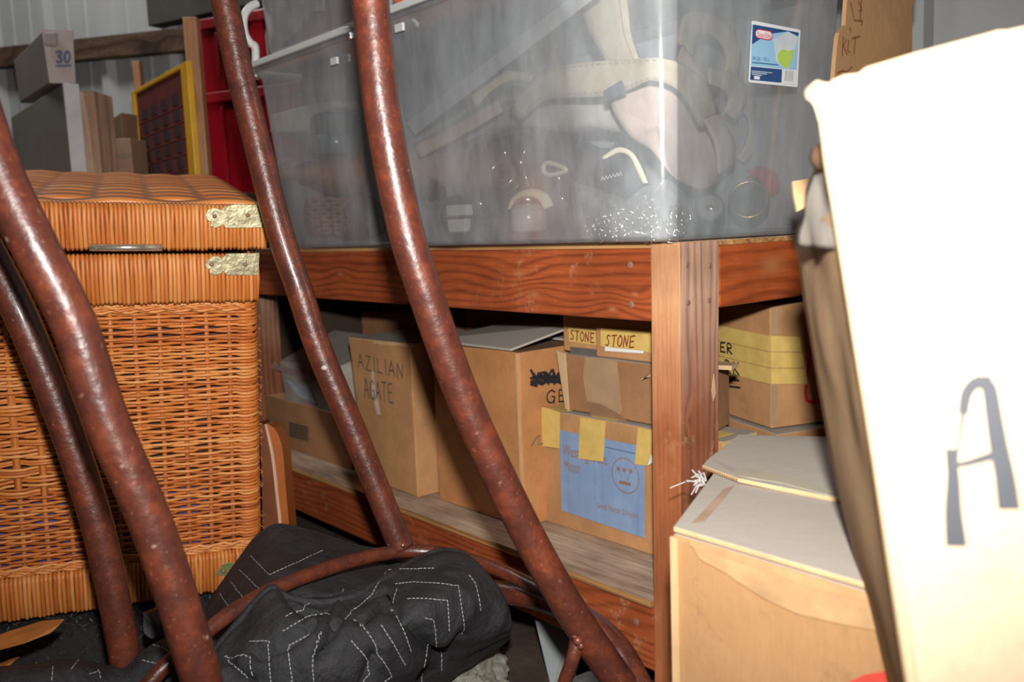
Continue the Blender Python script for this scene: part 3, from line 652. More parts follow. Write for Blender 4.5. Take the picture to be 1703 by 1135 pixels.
# canvas bag with padded straps in the labelled bin
T = thing('canvas_bag', 'khaki and pinkish canvas bag with padded straps inside the labelled bin', 'bag', (-.16, .12, TZ + .05))
pillow([inb(x, y, .10) for x, y in ((1020, 165), (1075, 118), (1120, 125), (1160, 160), (1185, 205), (1222, 250), (1205, 285), (1170, 312), (1120, 290), (1085, 262), (1050, 225))], (.006, -.055, 0), amp=.012, fr=16).build('bag_body', m_kh2, T, smooth=True)
pillow([inb(x, y, .16) for x, y in ((720, 225), (800, 180), (880, 170), (960, 150), (1040, 150), (1060, 210), (980, 225), (900, 215), (800, 235), (730, 262))], (0, -.04, 0), amp=.012, fr=14).build('bag_body', plain('grey_canvas', (.40, .36, .32), .9, var=.2, scale=14), T, smooth=True)
webbing('shoulder_strap', [(850, 185, .06), (880, 140, .05), (925, 113, .045), (985, 103, .04), (1045, 100, .03), (1108, 98, .02), (1165, 128, .03), (1195, 190, .05)], [(868, 200, .065), (905, 168, .055), (950, 162, .05), (1000, 160, .045), (1050, 148, .035), (1090, 132, .025), (1135, 158, .035), (1165, 212, .05)], m_kh, T, th=.007, stitch=m_kst)
webbing('shoulder_strap', [(1040, -30, .09), (1045, 20, .08), (1050, 60, .07), (1066, 104, .06)], [(955, -20, .1), (968, 20, .09), (985, 60, .08), (1010, 102, .07)], m_kh, T, th=.006, stitch=m_kst)
webbing('grab_loop', [(1128, 70, .06), (1138, 25, .06), (1175, 22, .07), (1215, 48, .08), (1231, 90, .09), (1222, 135, .1)], [(1150, 92, .06), (1160, 58, .07), (1180, 58, .08), (1200, 75, .09), (1208, 100, .1), (1200, 130, .1)], m_kh, T, th=.006, stitch=m_kst)
webbing('side_strap', [(1135, 75, .05), (1160, 110, .045), (1178, 140, .045), (1168, 165, .05)], [(1128, 100, .05), (1140, 125, .05), (1158, 155, .05), (1160, 170, .05)], m_kh2, T)
webbing('side_strap', [(1180, 112, .05), (1225, 125, .06), (1242, 160, .07), (1225, 200, .08)], [(1180, 140, .05), (1205, 150, .06), (1212, 165, .07), (1205, 185, .08)], m_kh, T)
webbing('side_strap', [(1240, 150, .1), (1268, 200, .12), (1264, 240, .12), (1238, 272, .12)], [(1225, 170, .1), (1246, 205, .12), (1242, 235, .12), (1226, 262, .12)], m_kh, T)
webbing('side_strap', [(1170, 200, .04), (1190, 240, .04), (1195, 290, .05)], [(1195, 190, .04), (1220, 235, .05), (1222, 270, .06)], m_kh2, T)
webbing('side_strap', [(785, 155, .05), (815, 125, .06), (850, 118, .07), (890, 125, .08)], [(793, 178, .05), (822, 148, .06), (850, 135, .07), (885, 138, .08)], m_kh, T)
webbing('side_strap', [(690, 240, .03), (760, 205, .05), (830, 165, .07)], [(700, 262, .03), (770, 225, .05), (838, 185, .07)], m_kh2, T)
tg = [inb(x, y, .030) for x, y in ((1005, 152), (1035, 134), (1043, 155), (1009, 169))]
mb = MB(); mb.prism(tg, V((0, -.003, 0))); mb.build('strap_tag', plain('dark_tag', (.05, .06, .1), .6), T)
# loose translucent sheet leaning inside the labelled bin
m_sheet = clear('leaning_sheet', .45, (.42, .44, .48), .35, .02)
mb = MB(); q = [inb(672, 190, .0), inb(690, 222, .0), inb(1000, -15, .005), inb(760, -40, .02), inb(640, 30, .02)]
mb.prism(q, V((0, .0018, 0)))
o = mb.build('plastic_sheet', m_sheet); tag(recenter(o), 'loose milky plastic sheet leaning inside the labelled bin', 'plastic sheet')
mb = MB(); q = [inb(676, 204, -.004), inb(690, 224, -.004), inb(1000, -12, .001), inb(960, -12, .001)]; mb.prism(q, V((0, .0016, 0))); e = mb.build('sheet_edge', clear('sheet_edge_plastic', .45, (.62, .64, .68), .3, .05), o)
mb = MB(); mb.prism([V((-.58, .315, TZ + .01)), V((-.03, .315, TZ + .01)), V((-.02, .322, .99)), V((-.59, .322, .99))], V((0, .002, 0))); o = mb.build('brightening_sheet', clear('brightening_film', .2, (.36, .38, .42), .4, .02)); tag(recenter(o), 'grey plastic sheet added along the back of the labelled bin to brighten it', 'plastic sheet')  # added pale sheet, brightens what shows through the end wall
# small gear on the floor of the labelled bin
zb = TZ + .0035
def lens(px, py, y, r, h, label, rim=m_black, ax=(.5, -.8, .25), front=None):
    c = inb(px, py, y); ax = V(ax).normalized()
    T = thing('camera_lens', label, 'lens', c - Z * r, 'lenses in the labelled bin')
    mb = MB(); mb.lathe(c - ax * h, ax, [(r * .92, 0), (r, h * .1), (r, h * .35), (r * .93, h * .4), (r * .93, h * .55), (r, h * .6), (r, h * .95), (r * .94, h)], 22); mb.build('barrel', m_black, T, smooth=False, bevel=.0006)
    mb = MB(); pts = [c + (ax.orthogonal().normalized() * math.cos(a) + ax.cross(ax.orthogonal().normalized()) * math.sin(a)) * r * .9 for a in [k * math.pi / 12 for k in range(24)]]
    mb.tube(pts, .0016, 6, closed=True); mb.build('rim', rim, T, smooth=True)
    mb = MB(); mb.lathe(c - ax * .004, ax, [(r * .88, 0), (r * .7, .002), (r * .35, .0038), (0, .0045)], 20); mb.build('glass', front or plain('lens_glass', (.01, .012, .018), .05, var=.1, coat=1), T, smooth=True)
    return T
m_gold = plain('brass_ring', (.6, .42, .2), .25, 1)
lens(1245, 332, .06, .029, .035, 'black lens with thin brass rim, beside the red cap in the bin', m_gold)
lens(757, 352, .03, .028, .03, 'dark round lens behind two white blocks in the bin', m_black, (.35, -.9, .1))
lens(835, 290, .09, .026, .03, 'dark lens below a small red spot in the bin', m_chrome, (.3, -.9, .4))
lens(1035, 260, .12, .026, .03, 'dark lens behind the strapped canvas bag', m_black, (.3, -.9, .3))
lens(700, 312, .06, .026, .05, 'dark lens at the left end inside the labelled bin', m_black, (.3, -.9, .3))
lens(1180, 345, .05, .02, .03, 'small dark lens between the ring bag and brass rimmed lens', m_black, (.5, -.8, .1))
lens(890, 262, .16, .03, .05, 'dark lens behind the cream teardrop tag', m_chrome, (.2, -.9, .3))
lens(800, 340, .12, .03, .05, 'dark lens behind the cream curved strip in the bin', m_black, (.2, -.9, .2))
o = pillow([inb(x, y, .06) for x, y in ((1240, 285), (1262, 276), (1290, 286), (1297, 318), (1280, 325), (1262, 302))], (.01, -.012, 0), amp=.002).build('red_cap', plain('red_cap_plastic', (.5, .02, .03), .4), None, smooth=True); tag(recenter(o), 'small red plastic cap in the corner of the labelled bin', 'cap')
T = thing('black_pouch', 'round black pouch with white lettering and cream trim behind the ring bag', 'pouch', inb(1022, 330, .03))
pillow([inb(x, y, .04) for x, y in ((990, 290), (1000, 262), (1030, 252), (1055, 262), (1066, 290), (1062, 318), (1030, 330), (1000, 322))], (.004, -.02, 0), amp=.001).build('pouch_body', plain('black_fabric', (.012, .014, .022), .7), T, smooth=True)
webbing('cream_trim', [(1002, 262, .03), (1028, 246, .03), (1052, 254, .03), (1068, 280, .03), (1078, 305, .03)], [(1008, 266, .03), (1028, 254, .03), (1048, 260, .03), (1060, 284, .03), (1070, 305, .03)], m_cream, T, th=.003)
mb = MB()
for k in range(6): ribbon(mb, [inb(1000 + k * 6, 300 - k * 1.6, .0165), inb(1003 + k * 6, 294 - k * 1.6, .0165), inb(1005 + k * 6, 299 - k * 1.6, .0165)], .0012, -Y)
mb.build('lettering', m_white_pl, T)
def solo(name, mb, mat, label, cat, **k):
    grp = k.pop('group', None); o = mb.build(name, mat, None, **k); return tag(recenter(o), label, cat, grp)
m_wb = plain('white_block', (.62, .6, .55), .5)
for k, (poly, lb) in enumerate((([(741, 342), (776, 340), (778, 358), (742, 361)], 'upper white plastic block at the left of the bin'), ([(743, 366), (774, 364), (772, 386), (746, 387)], 'lower white plastic block at the left of the bin'))):
    mb = MB(); mb.prism([inb(*p, -.005) for p in poly], V((0, .012, 0))); solo('plastic_block', mb, m_wb, lb, 'block', bevel=.002)
mb = MB(); mb.tube(spline([inb(x, y, .01) for x, y in ((848, 345), (858, 328), (882, 320), (903, 328), (913, 345))], 6), .0085, 8, flat=.4); solo('cream_strip', mb, m_cream, 'cream plastic strip arching in the middle of the bin', 'strip', smooth=True)
T = thing('white_jar', 'pale round jar under the cream arch', 'jar', inb(880, 388, .03))
mb = MB(); mb.lathe(inb(880, 386, .03), (0, 0, 1), [(.02, 0), (.026, .004), (.027, .03), (.02, .04)], 20); mb.build('jar_body', plain('pale_glass', (.38, .42, .42), .25, var=.1), T, smooth=True)
mb = MB(); mb.lathe(inb(880, 386, .03) + Z * .04, (0, 0, 1), [(.021, 0), (.021, .012), (.018, .014)], 20); mb.build('jar_cap', m_chrome, T, smooth=True)
mb = MB(); mb.tube(spline([inb(x, y, .02) for x, y in ((904, 276), (906, 287), (918, 291), (942, 283), (925, 274), (911, 271), (904, 276))], 5), .0034, 8); solo('teardrop_ring', mb, m_cream, 'cream teardrop shaped ring in the middle of the bin', 'ring', smooth=True)
for k, (x, y, lb) in enumerate(((872, 285, 'by the cream teardrop'), (880, 310, 'above the cream arch'), (935, 312, 'left of the ring bag'), (805, 352, 'right of the white blocks'), (940, 345, 'touching the ring bag'), (845, 268, 'above the red spotted lens'))):
    c = inb(x, y, .015 + .01 * k); mb = MB(); mb.lathe(c, (.3, -.6, .7), [(.002, -.012), (.006, -.008), (.0075, 0), (.006, .007), (.003, .012), (.0032, .02)], 14); solo('metal_fitting', mb, m_chrome, 'small shiny metal fitting ' + lb, 'fitting', smooth=True, group='metal fittings in the labelled bin')
o = pillow([inb(x, y, .20) for x, y in ((700, 260), (800, 225), (900, 225), (1000, 240), (1060, 255), (1090, 330), (1085, 398), (900, 404), (700, 402), (690, 330))], (0, -.05, 0), amp=.012).build('dark_cloth', plain('darkening_cloth', (.022, .026, .036), .9, var=.3), None, smooth=True); tag(recenter(o), 'dark navy cloth added to darken the gaps behind the small gear in the labelled bin', 'cloth')  # added dark backing, makes the bin interior dark between the items
# zip bag of split rings
T = thing('zip_bag', 'clear zip bag of split rings at the front of the labelled bin', 'bag', inb(1050, 400, -.01))
bagp = [(950, 300), (985, 312), (1040, 330), (1080, 318), (1110, 296), (1150, 340), (1158, 375), (1150, 398), (1060, 402), (975, 398), (958, 360)]
yb = lambda x: -.004
pillow([inb(x, y, .008) for x, y in bagp], (.0, -.030, 0), back=.5, amp=.003, fr=30).build('bag_film', m_bag, T, smooth=True, solid=0)
webbing('zip_strip', [(948, 298, -.012), (955, 345, -.014), (966, 398, -.016)], [(962, 300, -.012), (968, 345, -.014), (980, 398, -.016)], m_bag, T, th=.001)
mb = MB(); mb.tube([V((0, 0, 0)) + V((math.cos(a), math.sin(a), .05 * i / 24)) * .011 for i, a in enumerate([k * math.pi / 6 for k in range(25)])], .0011, 6)
ring0 = mb.build('split_ring', m_chrome, None, smooth=True)
for k in range(56):
    o = ring0 if k == 0 else ring0.copy()
    if k: COL.objects.link(o)
    x = rnd.uniform(982, 1142); y = rnd.uniform(352, 392); yy_ = rnd.uniform(-.014, .012)
    if x < 1020: y = max(y, 372)
    o.location = inb(x, y, yy_); o.rotation_euler = (rnd.uniform(.2, 3), rnd.uniform(0, 3), rnd.uniform(0, 3)); s = rnd.uniform(.8, 1.25); o.scale = (s, s, s)
    tag(o, 'shiny metal split ring among those heaped in the zip bag', 'ring', 'split rings in the zip bag')
# contents of the left bin
T = thing('cream_tub', 'cream plastic tub in the left bin', 'tub', ony(500, 235, .1))
mb = MB(); q = [ony(x, y, .1) for x, y in ((448, 222), (508, 222), (520, 190), (560, 178), (556, 166), (505, 176), (450, 190))]; mb.prism(q, V((0, .06, 0))); mb.build('tub_body', plain('old_cream', (.6, .55, .42), .5), T, bevel=.006, seg=3)
T = thing('jar', 'blue grey jar with ridged lid in the left bin', 'jar', ony(560, 262, .04))
c = ony(561, 258, .045); mb = MB(); mb.lathe(c, (0, 0, 1), [(.04, 0), (.052, .004), (.054, .03), (.05, .036)], 24); mb.build('jar_body', plain('blue_grey_glass', (.12, .16, .18), .2), T, smooth=True)
mb = MB(); mb.lathe(c + Z * .036, (0, 0, 1), [(.047, 0), (.047, .036), (.04, .042)], 24); mb.build('jar_lid', plain('dark_lid', (.07, .085, .09), .3), T, smooth=False, bevel=.001)
c = ony(552, 392, .05); T = thing('woven_basket', 'small orange woven basket in the left bin', 'basket', c)
mb = MB()
for k in range(9): 
    r = .036 + .012 * math.sin(k / 8 * 2.6); mb.tube([c + V((math.cos(a) * r, math.sin(a) * r, .006 + k * .0082 + .002 * math.sin(a * 9 + k * 3.14))) for a in [j * math.pi / 18 for j in range(36)]], .0043, 6, closed=True)
mb.build('coils', plain('basket_orange', (.36, .16, .08), .7, var=.3), T, smooth=True)
mb = MB()
for j in range(14):
    a = j * math.pi / 7; mb.tube([c + V((math.cos(a) * (.041 + .012 * math.sin(k / 8 * 2.6)), math.sin(a) * (.041 + .012 * math.sin(k / 8 * 2.6)), .004 + k * .0082)) for k in range(9)], .0022, 5)
stuff(mb.build('stakes', plain('basket_dark', (.2, .08, .04), .7), T, smooth=True))
o = pillow([ony(x, y, .05) for x, y in ((470, 262), (520, 268), (590, 262), (612, 290), (600, 318), (560, 325), (490, 300))], (0, -.04, 0), amp=.01).build('brown_cloth', plain('brown_cloth', (.16, .08, .05), .9, var=.3), None, smooth=True); tag(recenter(o), 'brown crumpled cloth above the orange basket in the left bin', 'cloth')
o = pillow([ony(x, y, .12) for x, y in ((480, 330), (500, 300), (620, 330), (630, 395), (500, 398))], (0, -.05, 0), amp=.01).build('dark_cloth', plain('dark_cloth', (.06, .05, .05), .9, var=.3), None, smooth=True); tag(recenter(o), 'dark cloth at the bottom of the left bin', 'cloth')
o = pillow([ony(x, y, .06) for x, y in ((455, 122), (520, 104), (600, 76), (622, 20), (610, -60), (470, -60), (452, 30))], (0, -.06, 0), amp=.014, fr=12).build('pink_fabric', plain('pink_brown_fabric', (.33, .2, .17), .9, var=.25, scale=12), None, smooth=True); tag(recenter(o), 'pinkish brown fabric filling the upper bin', 'fabric')
o = pillow([ony(x, y, .0) for x, y in ((468, 80), (500, 40), (540, 10), (520, -30), (460, -20), (452, 40))], (0, -.012, 0), amp=.012, fr=30).build('crumpled_film', plain('greyish_film', (.4, .42, .40), .5, var=.3, scale=20), None, smooth=True); tag(recenter(o), 'crumpled greyish plastic film in front of the pinkish fabric', 'plastic film')
# things standing on the labelled bin's lid
T = thing('bottle', 'small white and orange bottle on the labelled bin lid', 'bottle', V((-.55, .03, 1.043)))
c = V((-.548, -.0, 1.0425)); mb = MB(); mb.lathe(c, (0, 0, 1), [(.02, 0), (.023, .003), (.023, .05), (.014, .065), (.012, .075)], 18); mb.build('bottle_body', plain('bottle_white', (.6, .55, .5), .4), T, smooth=True)
mb = MB(); mb.lathe(c, (0, 0, 1), [(.0236, .006), (.0236, .02)], 18); mb.build('bottle_band', plain('bottle_orange', (.4, .1, .04), .5), T, smooth=True)
carton('cardboard_box', 'dim brown carton on the labelled bin lid, mostly above the frame', (-.50, -.03, 1.0425), X, Y, .30, .28, .2, c_dark)
# ================================================================== WICKER TRUNK (tilted: it sits on a dark shaggy rug)
TO = at(440, 343, 1.3)
TR = Matrix.Rotation(1.256, 3, 'Z') @ Matrix.Rotation(.126, 3, 'X') @ Matrix.Rotation(.041, 3, 'Y')
def tl(x, y, z): return TO + TR @ V((x, y, z))
HW, DP, HT = .74, .66, .607
m_wick, nt, b = newmat('wicker_reed'); v = coords(nt)
a = nd(nt, 'ShaderNodeAttribute', attribute_name='rnd')
mul = nd(nt, 'ShaderNodeMath', operation='MULTIPLY_ADD'); mul.inputs[1].default_value = .75; nt.links.new(a.outputs['Fac'], mul.inputs[0])
nn = noise_n(nt, v, 22, 5, .7); m2 = nd(nt, 'ShaderNodeMath', operation='MULTIPLY_ADD'); m2.inputs[1].default_value = .5; m2.inputs[2].default_value = -.12; nt.links.new(nn, m2.inputs[0]); nt.links.new(m2.outputs[0], mul.inputs[2])
nt.links.new(ramp(nt, mul.outputs[0], [(0, (.25, .055, .012)), (.3, (.45, .127, .026)), (.62, (.54, .182, .043)), (1, (.62, .28, .09))]), b.inputs['Base Color'])
b.inputs['Roughness'].default_value = .4; b.inputs['Specular IOR Level'].default_value = .32
m_liner, nt, b = newmat('trunk_liner'); v = coords(nt)
nt.links.new(ramp(nt, noise_n(nt, coords(nt, (1, 1, 1)), 8, 3), [(.4, (.05, .022, .014)), (.6, (.07, .035, .05)), (.75, (.12, .1, .24))]), b.inputs['Base Color']); b.inputs['Roughness'].default_value = .9
m_brass, nt, b = newmat('old_brass'); v = coords(nt)
nt.links.new(ramp(nt, noise_n(nt, v, 40, 5, .7), [(.3, (.20, .175, .105)), (.7, (.40, .35, .21))]), b.inputs['Base Color']); b.inputs['Metallic'].default_value = .55; b.inputs['Roughness'].default_value = .42
bump(nt, b, noise_n(nt, v, 70, 3), .5, .003)
T = thing('wicker_trunk', 'orange brown wicker trunk with brass corner plates, behind the leaning metal legs', 'trunk', TO + TR @ V((-HW / 2, DP / 2, -HT)))
T.location.z = (TO + TR @ V((-HW / 2, DP / 2, -HT))).z
mb = MB(); q = [tl(-HW + .02, .03, -HT + .01), tl(-.03, .03, -HT + .01), tl(-.03, DP - .03, -HT + .01), tl(-HW + .02, DP - .03, -HT + .01)]; q2 = [tl(-HW + .02, .03, -.1), tl(-.03, .03, -.1), tl(-.03, DP - .03, -.1), tl(-HW + .02, DP - .03, -.1)]
mb.hexa(q, q2); mb.build('liner', m_liner, T)
mb = MB(); mb.obox(tl(-HW + .03, .0255, -.535), TR @ V((HW - .12, 0, 0)), TR @ V((0, .004, 0)), TR @ V((0, 0, .115))); mb.build('purple_cloth', plain('purple_cloth', (.10, .07, .24), .9, var=.5, scale=20), T)
def reeds(name, z0, z1, x0, x1, over=0.012, pitch=.0056, y=0.0, sides=True):
    """a band of upright cane reeds bent over the frame, round the front and the right end"""
    mb = MB(); n = int((x1 - x0) / pitch)
    for i in range(n):
        mb._rand = .15 + rnd.random() * .85; x = x0 + (i + .5) * pitch; r = pitch * .53; dz = rnd.uniform(-.0015, .0015)
        pts = [tl(x, y + over, z1 - .001), tl(x, y + .003, z1 - .0025), tl(x + rnd.uniform(-.0006, .0006), y, z1 - .009), tl(x + rnd.uniform(-.0006, .0006), y - .001, (z0 + z1) / 2), tl(x, y, z0 + .006 + dz), tl(x, y + .004, z0 + .001 + dz)]
        mb.tube(pts, r, 6)
    if sides:
        for i in range(int(DP / .008)):
            mb._rand = .15 + rnd.random() * .85; yy_ = y + .004 + i * .008
            mb.tube([tl(x1 - over, yy_, z1 - .001), tl(x1 - .001, yy_, z1 - .004), tl(x1 + .001, yy_, (z0 + z1) / 2), tl(x1 - .001, yy_, z0 + .002)], .0042, 5)
    return stuff(mb.build(name, m_wick, T, smooth=True))
def band_core(z0, z1, x1, m=.004):
    mb = MB(); mb.hexa([tl(-HW, m, z0 + .002), tl(x1 - m, m, z0 + .002), tl(x1 - m, DP, z0 + .002), tl(-HW, DP, z0 + .002)], [tl(-HW, m, z1 - .003), tl(x1 - m, m, z1 - .003), tl(x1 - m, DP, z1 - .003), tl(-HW, DP, z1 - .003)]); return mb
m_core = plain('dark_cane_core', (.09, .035, .015), .9)
band_core(-.064, -.004, 0).build('lid_frame', m_core, T)
reeds('lid_reeds', -.0645, 0, -HW, 0)
band_core(-.142, -.072, -.012).build('rim_frame', m_core, T); reeds('rim_reeds', -.142, -.0705, -HW, -.012)
band_core(-HT, -.544, -.010).build('base_frame', m_core, T); reeds('base_reeds', -HT, -.540, -HW, -.008)
# front weave
mb = MB(); sp = .0325; xs = [-.052 - sp * k for k in range(22)]; pitch = .0051; rows = int((.542 - .143) / pitch); y0 = .013
def blocky(x, z): return x < -.30 and -.425 < z < -.27
for r in range(rows):
    z = -.145 - (r + .5) * pitch; mb._rand = rnd.random(); pts = []
    rr_ = .0028 * rnd.uniform(.88, 1.1); ph = rnd.uniform(-.0012, .0012)
    # round the right corner first
    pts += [tl(-.012, .10, z), tl(-.0105, .04, z), tl(-.012, .022, z + ph), tl(-.018, .011, z + ph), tl(-.028, .007, z), tl(-.036, .008, z)]
    for k, x in enumerate(xs):
        if blocky(x, z): sg = 1 if (k + r // 3) % 2 == 0 else -1.5
        else: sg = 1 if (k + r) % 2 == 0 else -1
        j = rnd.uniform(-.0006, .0006)
        pts += [tl(x + sp * .28, y0 - .003 * sg * .75, z + ph + j), tl(x, y0 - .003 * sg, z + ph + j * .5), tl(x - sp * .28, y0 - .003 * sg * .75, z + ph), tl(x - sp * .5, y0 - .0008 * sg, z + ph - j)]
    mb.tube(pts, rr_, 5, up=None)
stuff(mb.build('front_weave', m_wick, T, smooth=True))
mb = MB()
for k, x in enumerate(xs):
    mb._rand = rnd.random() * .7; mb.tube([tl(x + rnd.uniform(-.001, .001), y0, -.142 - .4 * i / 8) for i in range(9)], .0036, 6)
    if x < -.30:
        mb._rand = .3; mb.obox(tl(x - .005, y0 - .0014, -.43), TR @ V((.010, 0, 0)), TR @ V((0, .002, 0)), TR @ V((0, 0, .165)))
mb._rand = .5; mb.tube([tl(-.026, .018, -.142), tl(-.026, .018, -.55)], .009, 8)
stuff(mb.build('weave_stakes', m_wick, T, smooth=True))
mb = MB()
for k in range(60):   # right end: plain rows
    mb._rand = rnd.random(); z = -.146 - k * .0066; mb.tube([tl(-.012 + .003 * math.sin(i * 3.14 + k * 3.14), .06 + i * .035, z) for i in range(17)], .0033, 5)
stuff(mb.build('end_weave', m_wick, T, smooth=True))
mb = MB()
for r in range(4):     # twisted border rows below the rim and above the base
    for z in (-.1445 - r * .003, -.538 + r * .003):
        mb._rand = rnd.random(); mb.tube([tl(-.02 - i * .012, .008 + .0025 * math.sin(i * 2.2 + r * 1.6), z + .0015 * math.cos(i * 2.2 + r)) for i in range(60)], .0026, 5)
stuff(mb.build('border_twist', m_wick, T, smooth=True))
mb = MB(); ny = 56
for r in range(ny):    # lid top: wide wavy weave
    y = .018 + r * (DP - .03) / ny
    mb._rand = .2 + .6 * rnd.random(); ph = (r // 3) * math.pi
    mb.tube([tl(-.012 - i * .012, y + .002 * math.sin(i * .52 + ph), .0005 + .003 * math.sin(i * .52 + ph)) for i in range(int(HW / .012))], .0064, 6, flat=.6)
stuff(mb.build('lid_top_weave', m_wick, T, smooth=True))
# fringe of loose fibres along the right edge
mb = MB()
for k in range(46):
    z = -.15 - rnd.random() * .39; p = tl(-.0105, .02, z); mb._rand = .9
    mb.tube([p, p + TR @ V((rnd.uniform(.002, .006), -.004, rnd.uniform(-.004, .003))), p + TR @ V((rnd.uniform(.002, .005), -.004, rnd.uniform(-.006, .004)))], .0004, 3)
stuff(mb.build('loose_fibres', m_wick, T))
# brass corner plates and hinge
def tpx(px, py, y=0.0):
    n = TR @ V((0, 1, 0)); return onp(px, py, tl(0, y, 0), n)
def corner_plate(pts, rivets, y, mat, wrap):
    mb = MB(); pp = [tpx(*p, y) for p in pts]; mb.prism(pp, TR @ V((0, .0016, 0)))
    o = mb.build('corner_plate', mat, T, bevel=.0006)
    mb = MB(); a, c = wrap; A, B = tpx(*a, y), tpx(*c, y); mb.obox(A, TR @ V((.0012, 0, 0)), TR @ V((0, .06, 0)), B - A); mb.build('plate_return', mat, o)
    for r in rivets:
        mb = MB(); mb.lathe(tpx(*r, y), TR @ V((0, -1, 0)), [(.0034, -.0005), (.003, .001), (.0012, .0022)], 10); mb.build('rivet', m_nail, o, smooth=True)
corner_plate([(441, 341), (390, 340), (374, 344), (368, 349), (356, 345), (345, 350), (341, 359), (346, 367), (351, 369), (350, 376), (358, 380), (366, 377), (371, 374), (376, 380), (436, 379)], [(357, 360), (412, 358)], -.0052, m_brass, ((440, 379), (441, 341)))
corner_plate([(430, 421), (378, 422), (369, 430), (364, 426), (352, 427), (342, 436), (341, 443), (348, 449), (349, 456), (358, 459), (367, 456), (371, 452), (378, 458), (428, 458)], [(352, 440), (408, 440)], -.0052, m_brass, ((428, 458), (430, 421)))
corner_plate([(440, 925), (408, 932), (398, 938), (385, 936), (372, 938), (367, 945), (360, 950), (360, 958), (372, 958), (377, 964), (385, 962), (392, 957), (405, 955), (434, 950)], [(372, 951)], -.0052, plain('green_brass', (.22, .23, .09), .5, .4, .25, 60), ((434, 950), (438, 926)))
mb = MB(); mb.tube([tpx(149, 412, -.004), tpx(270, 412, -.004)], .0052, 10); h = mb.build('hinge_barrel', plain('hinge_steel', (.58, .53, .42), .28, .8, .2, 60), T, smooth=True)
mb = MB()
for k in range(6):
    c = tpx(160 + k * 20, 412, -.004); d = (tpx(270, 412, -.004) - tpx(149, 412, -.004)).normalized(); mb.lathe(c - d * .0006, d, [(.0054, 0), (.0056, .0006), (.0054, .0012)], 10)
stuff(mb.build('knuckle_gaps', m_nail, h))

# ================================================================== BENT METAL STAND
m_rust, nt, b = newmat('rust_brown_enamel'); v = coords(nt)
n1 = noise_n(nt, v, 34, 7, .72); n2 = noise_n(nt, v, 150, 4, .7)
col = ramp(nt, n1, [(.3, (.042, .014, .011)), (.5, (.078, .020, .012)), (.68, (.145, .031, .012))])
col = mixc(nt, ramp(nt, n2, [(.62, (0, 0, 0)), (.72, (.55, .55, .55))]), col, (.30, .13, .08))
vo = nd(nt, 'ShaderNodeTexVoronoi', i_Scale=16.0); nt.links.new(v, vo.inputs['Vector'])
col = mixc(nt, ramp(nt, vo.outputs['Distance'], [(.035, (.9, .9, .9)), (.06, (0, 0, 0))]), col, (.42, .36, .33))
nt.links.new(col, b.inputs['Base Color']); b.inputs['Specular IOR Level'].default_value = .45
rr2 = nd(nt, 'ShaderNodeMapRange'); rr2.inputs[3].default_value = .26; rr2.inputs[4].default_value = .5; nt.links.new(n1, rr2.inputs[0]); nt.links.new(rr2.outputs[0], b.inputs['Roughness'])
b.inputs['Coat Weight'].default_value = .12; b.inputs['Coat Roughness'].default_value = .12
bump(nt, b, noise_n(nt, v, 90, 4, .6), .35, .003)
T = thing('metal_stand', 'rust brown tubular metal stand with four bowed legs and rings, in front of the trunk', 'metal stand', (-.2, -.35, 0))
def leg(pts, r, n=10): mb = MB(); mb.tube(spline([at(*p) for p in pts], n), r, 20); return mb.build('leg', m_rust, T, smooth=True)
leg([(325, -330, 1.13), (340, -210, 1.14), (352, -110, 1.15), (362, -50, 1.155), (373, 0, 1.16), (398, 118, 1.175), (421, 211, 1.185), (464, 380, 1.20), (499, 486, 1.21), (530, 580, 1.22), (590, 722, 1.235), (640, 845, 1.245), (668, 912, 1.25)], .0180)
leg([(585, -330, .83), (595, -210, .835), (604, -110, .845), (610, -50, .85), (616, 0, .855), (636, 185, .87), (672, 370, .885), (705, 480, .895), (772, 665, .92), (858, 850, .945), (922, 970, .96), (982, 1066, .975), (1038, 1145, .985), (1110, 1240, 1.0)], .0180)
leg([(-150, -330, .68), (-128, -190, .685), (-108, -70, .70), (-75, 60, .71), (-45, 160, .72), (0, 288, .73), (56, 405, .74), (123, 539, .755), (178, 700, .77), (255, 880, .79), (321, 1081, .81), (338, 1145, .82), (360, 1260, .83)], .0184)
leg([(-225, -140, .945), (-190, 0, .96), (-145, 150, .975), (-90, 280, .985), (-50, 365, .99), (-3, 450, 1.0), (41, 539, 1.01), (102, 690, 1.03), (164, 880, 1.05), (206, 1081, 1.07), (213, 1145, 1.08), (222, 1260, 1.09)], .0180)
mb = MB(); mb.tube(spline([at(*p) for p in ((205, 1190, .98), (270, 1113, 1.0), (335, 1058, 1.03), (400, 1010, 1.07), (480, 970, 1.12), (560, 941, 1.18), (620, 925, 1.22), (680, 917, 1.25), (750, 924, 1.25), (820, 945, 1.22), (885, 975, 1.17), (960, 1015, 1.10), (1030, 1080, 1.03), (1072, 1150, .99))], 10), .0095, 14); mb.build('ring', m_rust, T, smooth=True)
mb = MB(); mb.tube(spline([at(*p) for p in ((560, 1060, 1.3), (640, 1000, 1.31), (740, 978, 1.31), (830, 985, 1.27), (900, 998, 1.22), (965, 1025, 1.13), (1022, 1072, 1.05), (1062, 1140, .99), (1085, 1200, .97))], 10), .0158, 16); mb.build('ring', m_rust, T, smooth=True)
mb = MB(); mb.tube(spline([at(*p) for p in ((960, 1050, .975), (957, 1078, .97), (950, 1105, .97), (938, 1140, .98), (925, 1200, 1.0))], 8), [.0085] * 3 + [.0078] * 30, 14); mb.build('brace', m_rust, T, smooth=True)
m_weld = plain('weld_bead', (.16, .05, .035), .3, .3, .4, 60, .4)
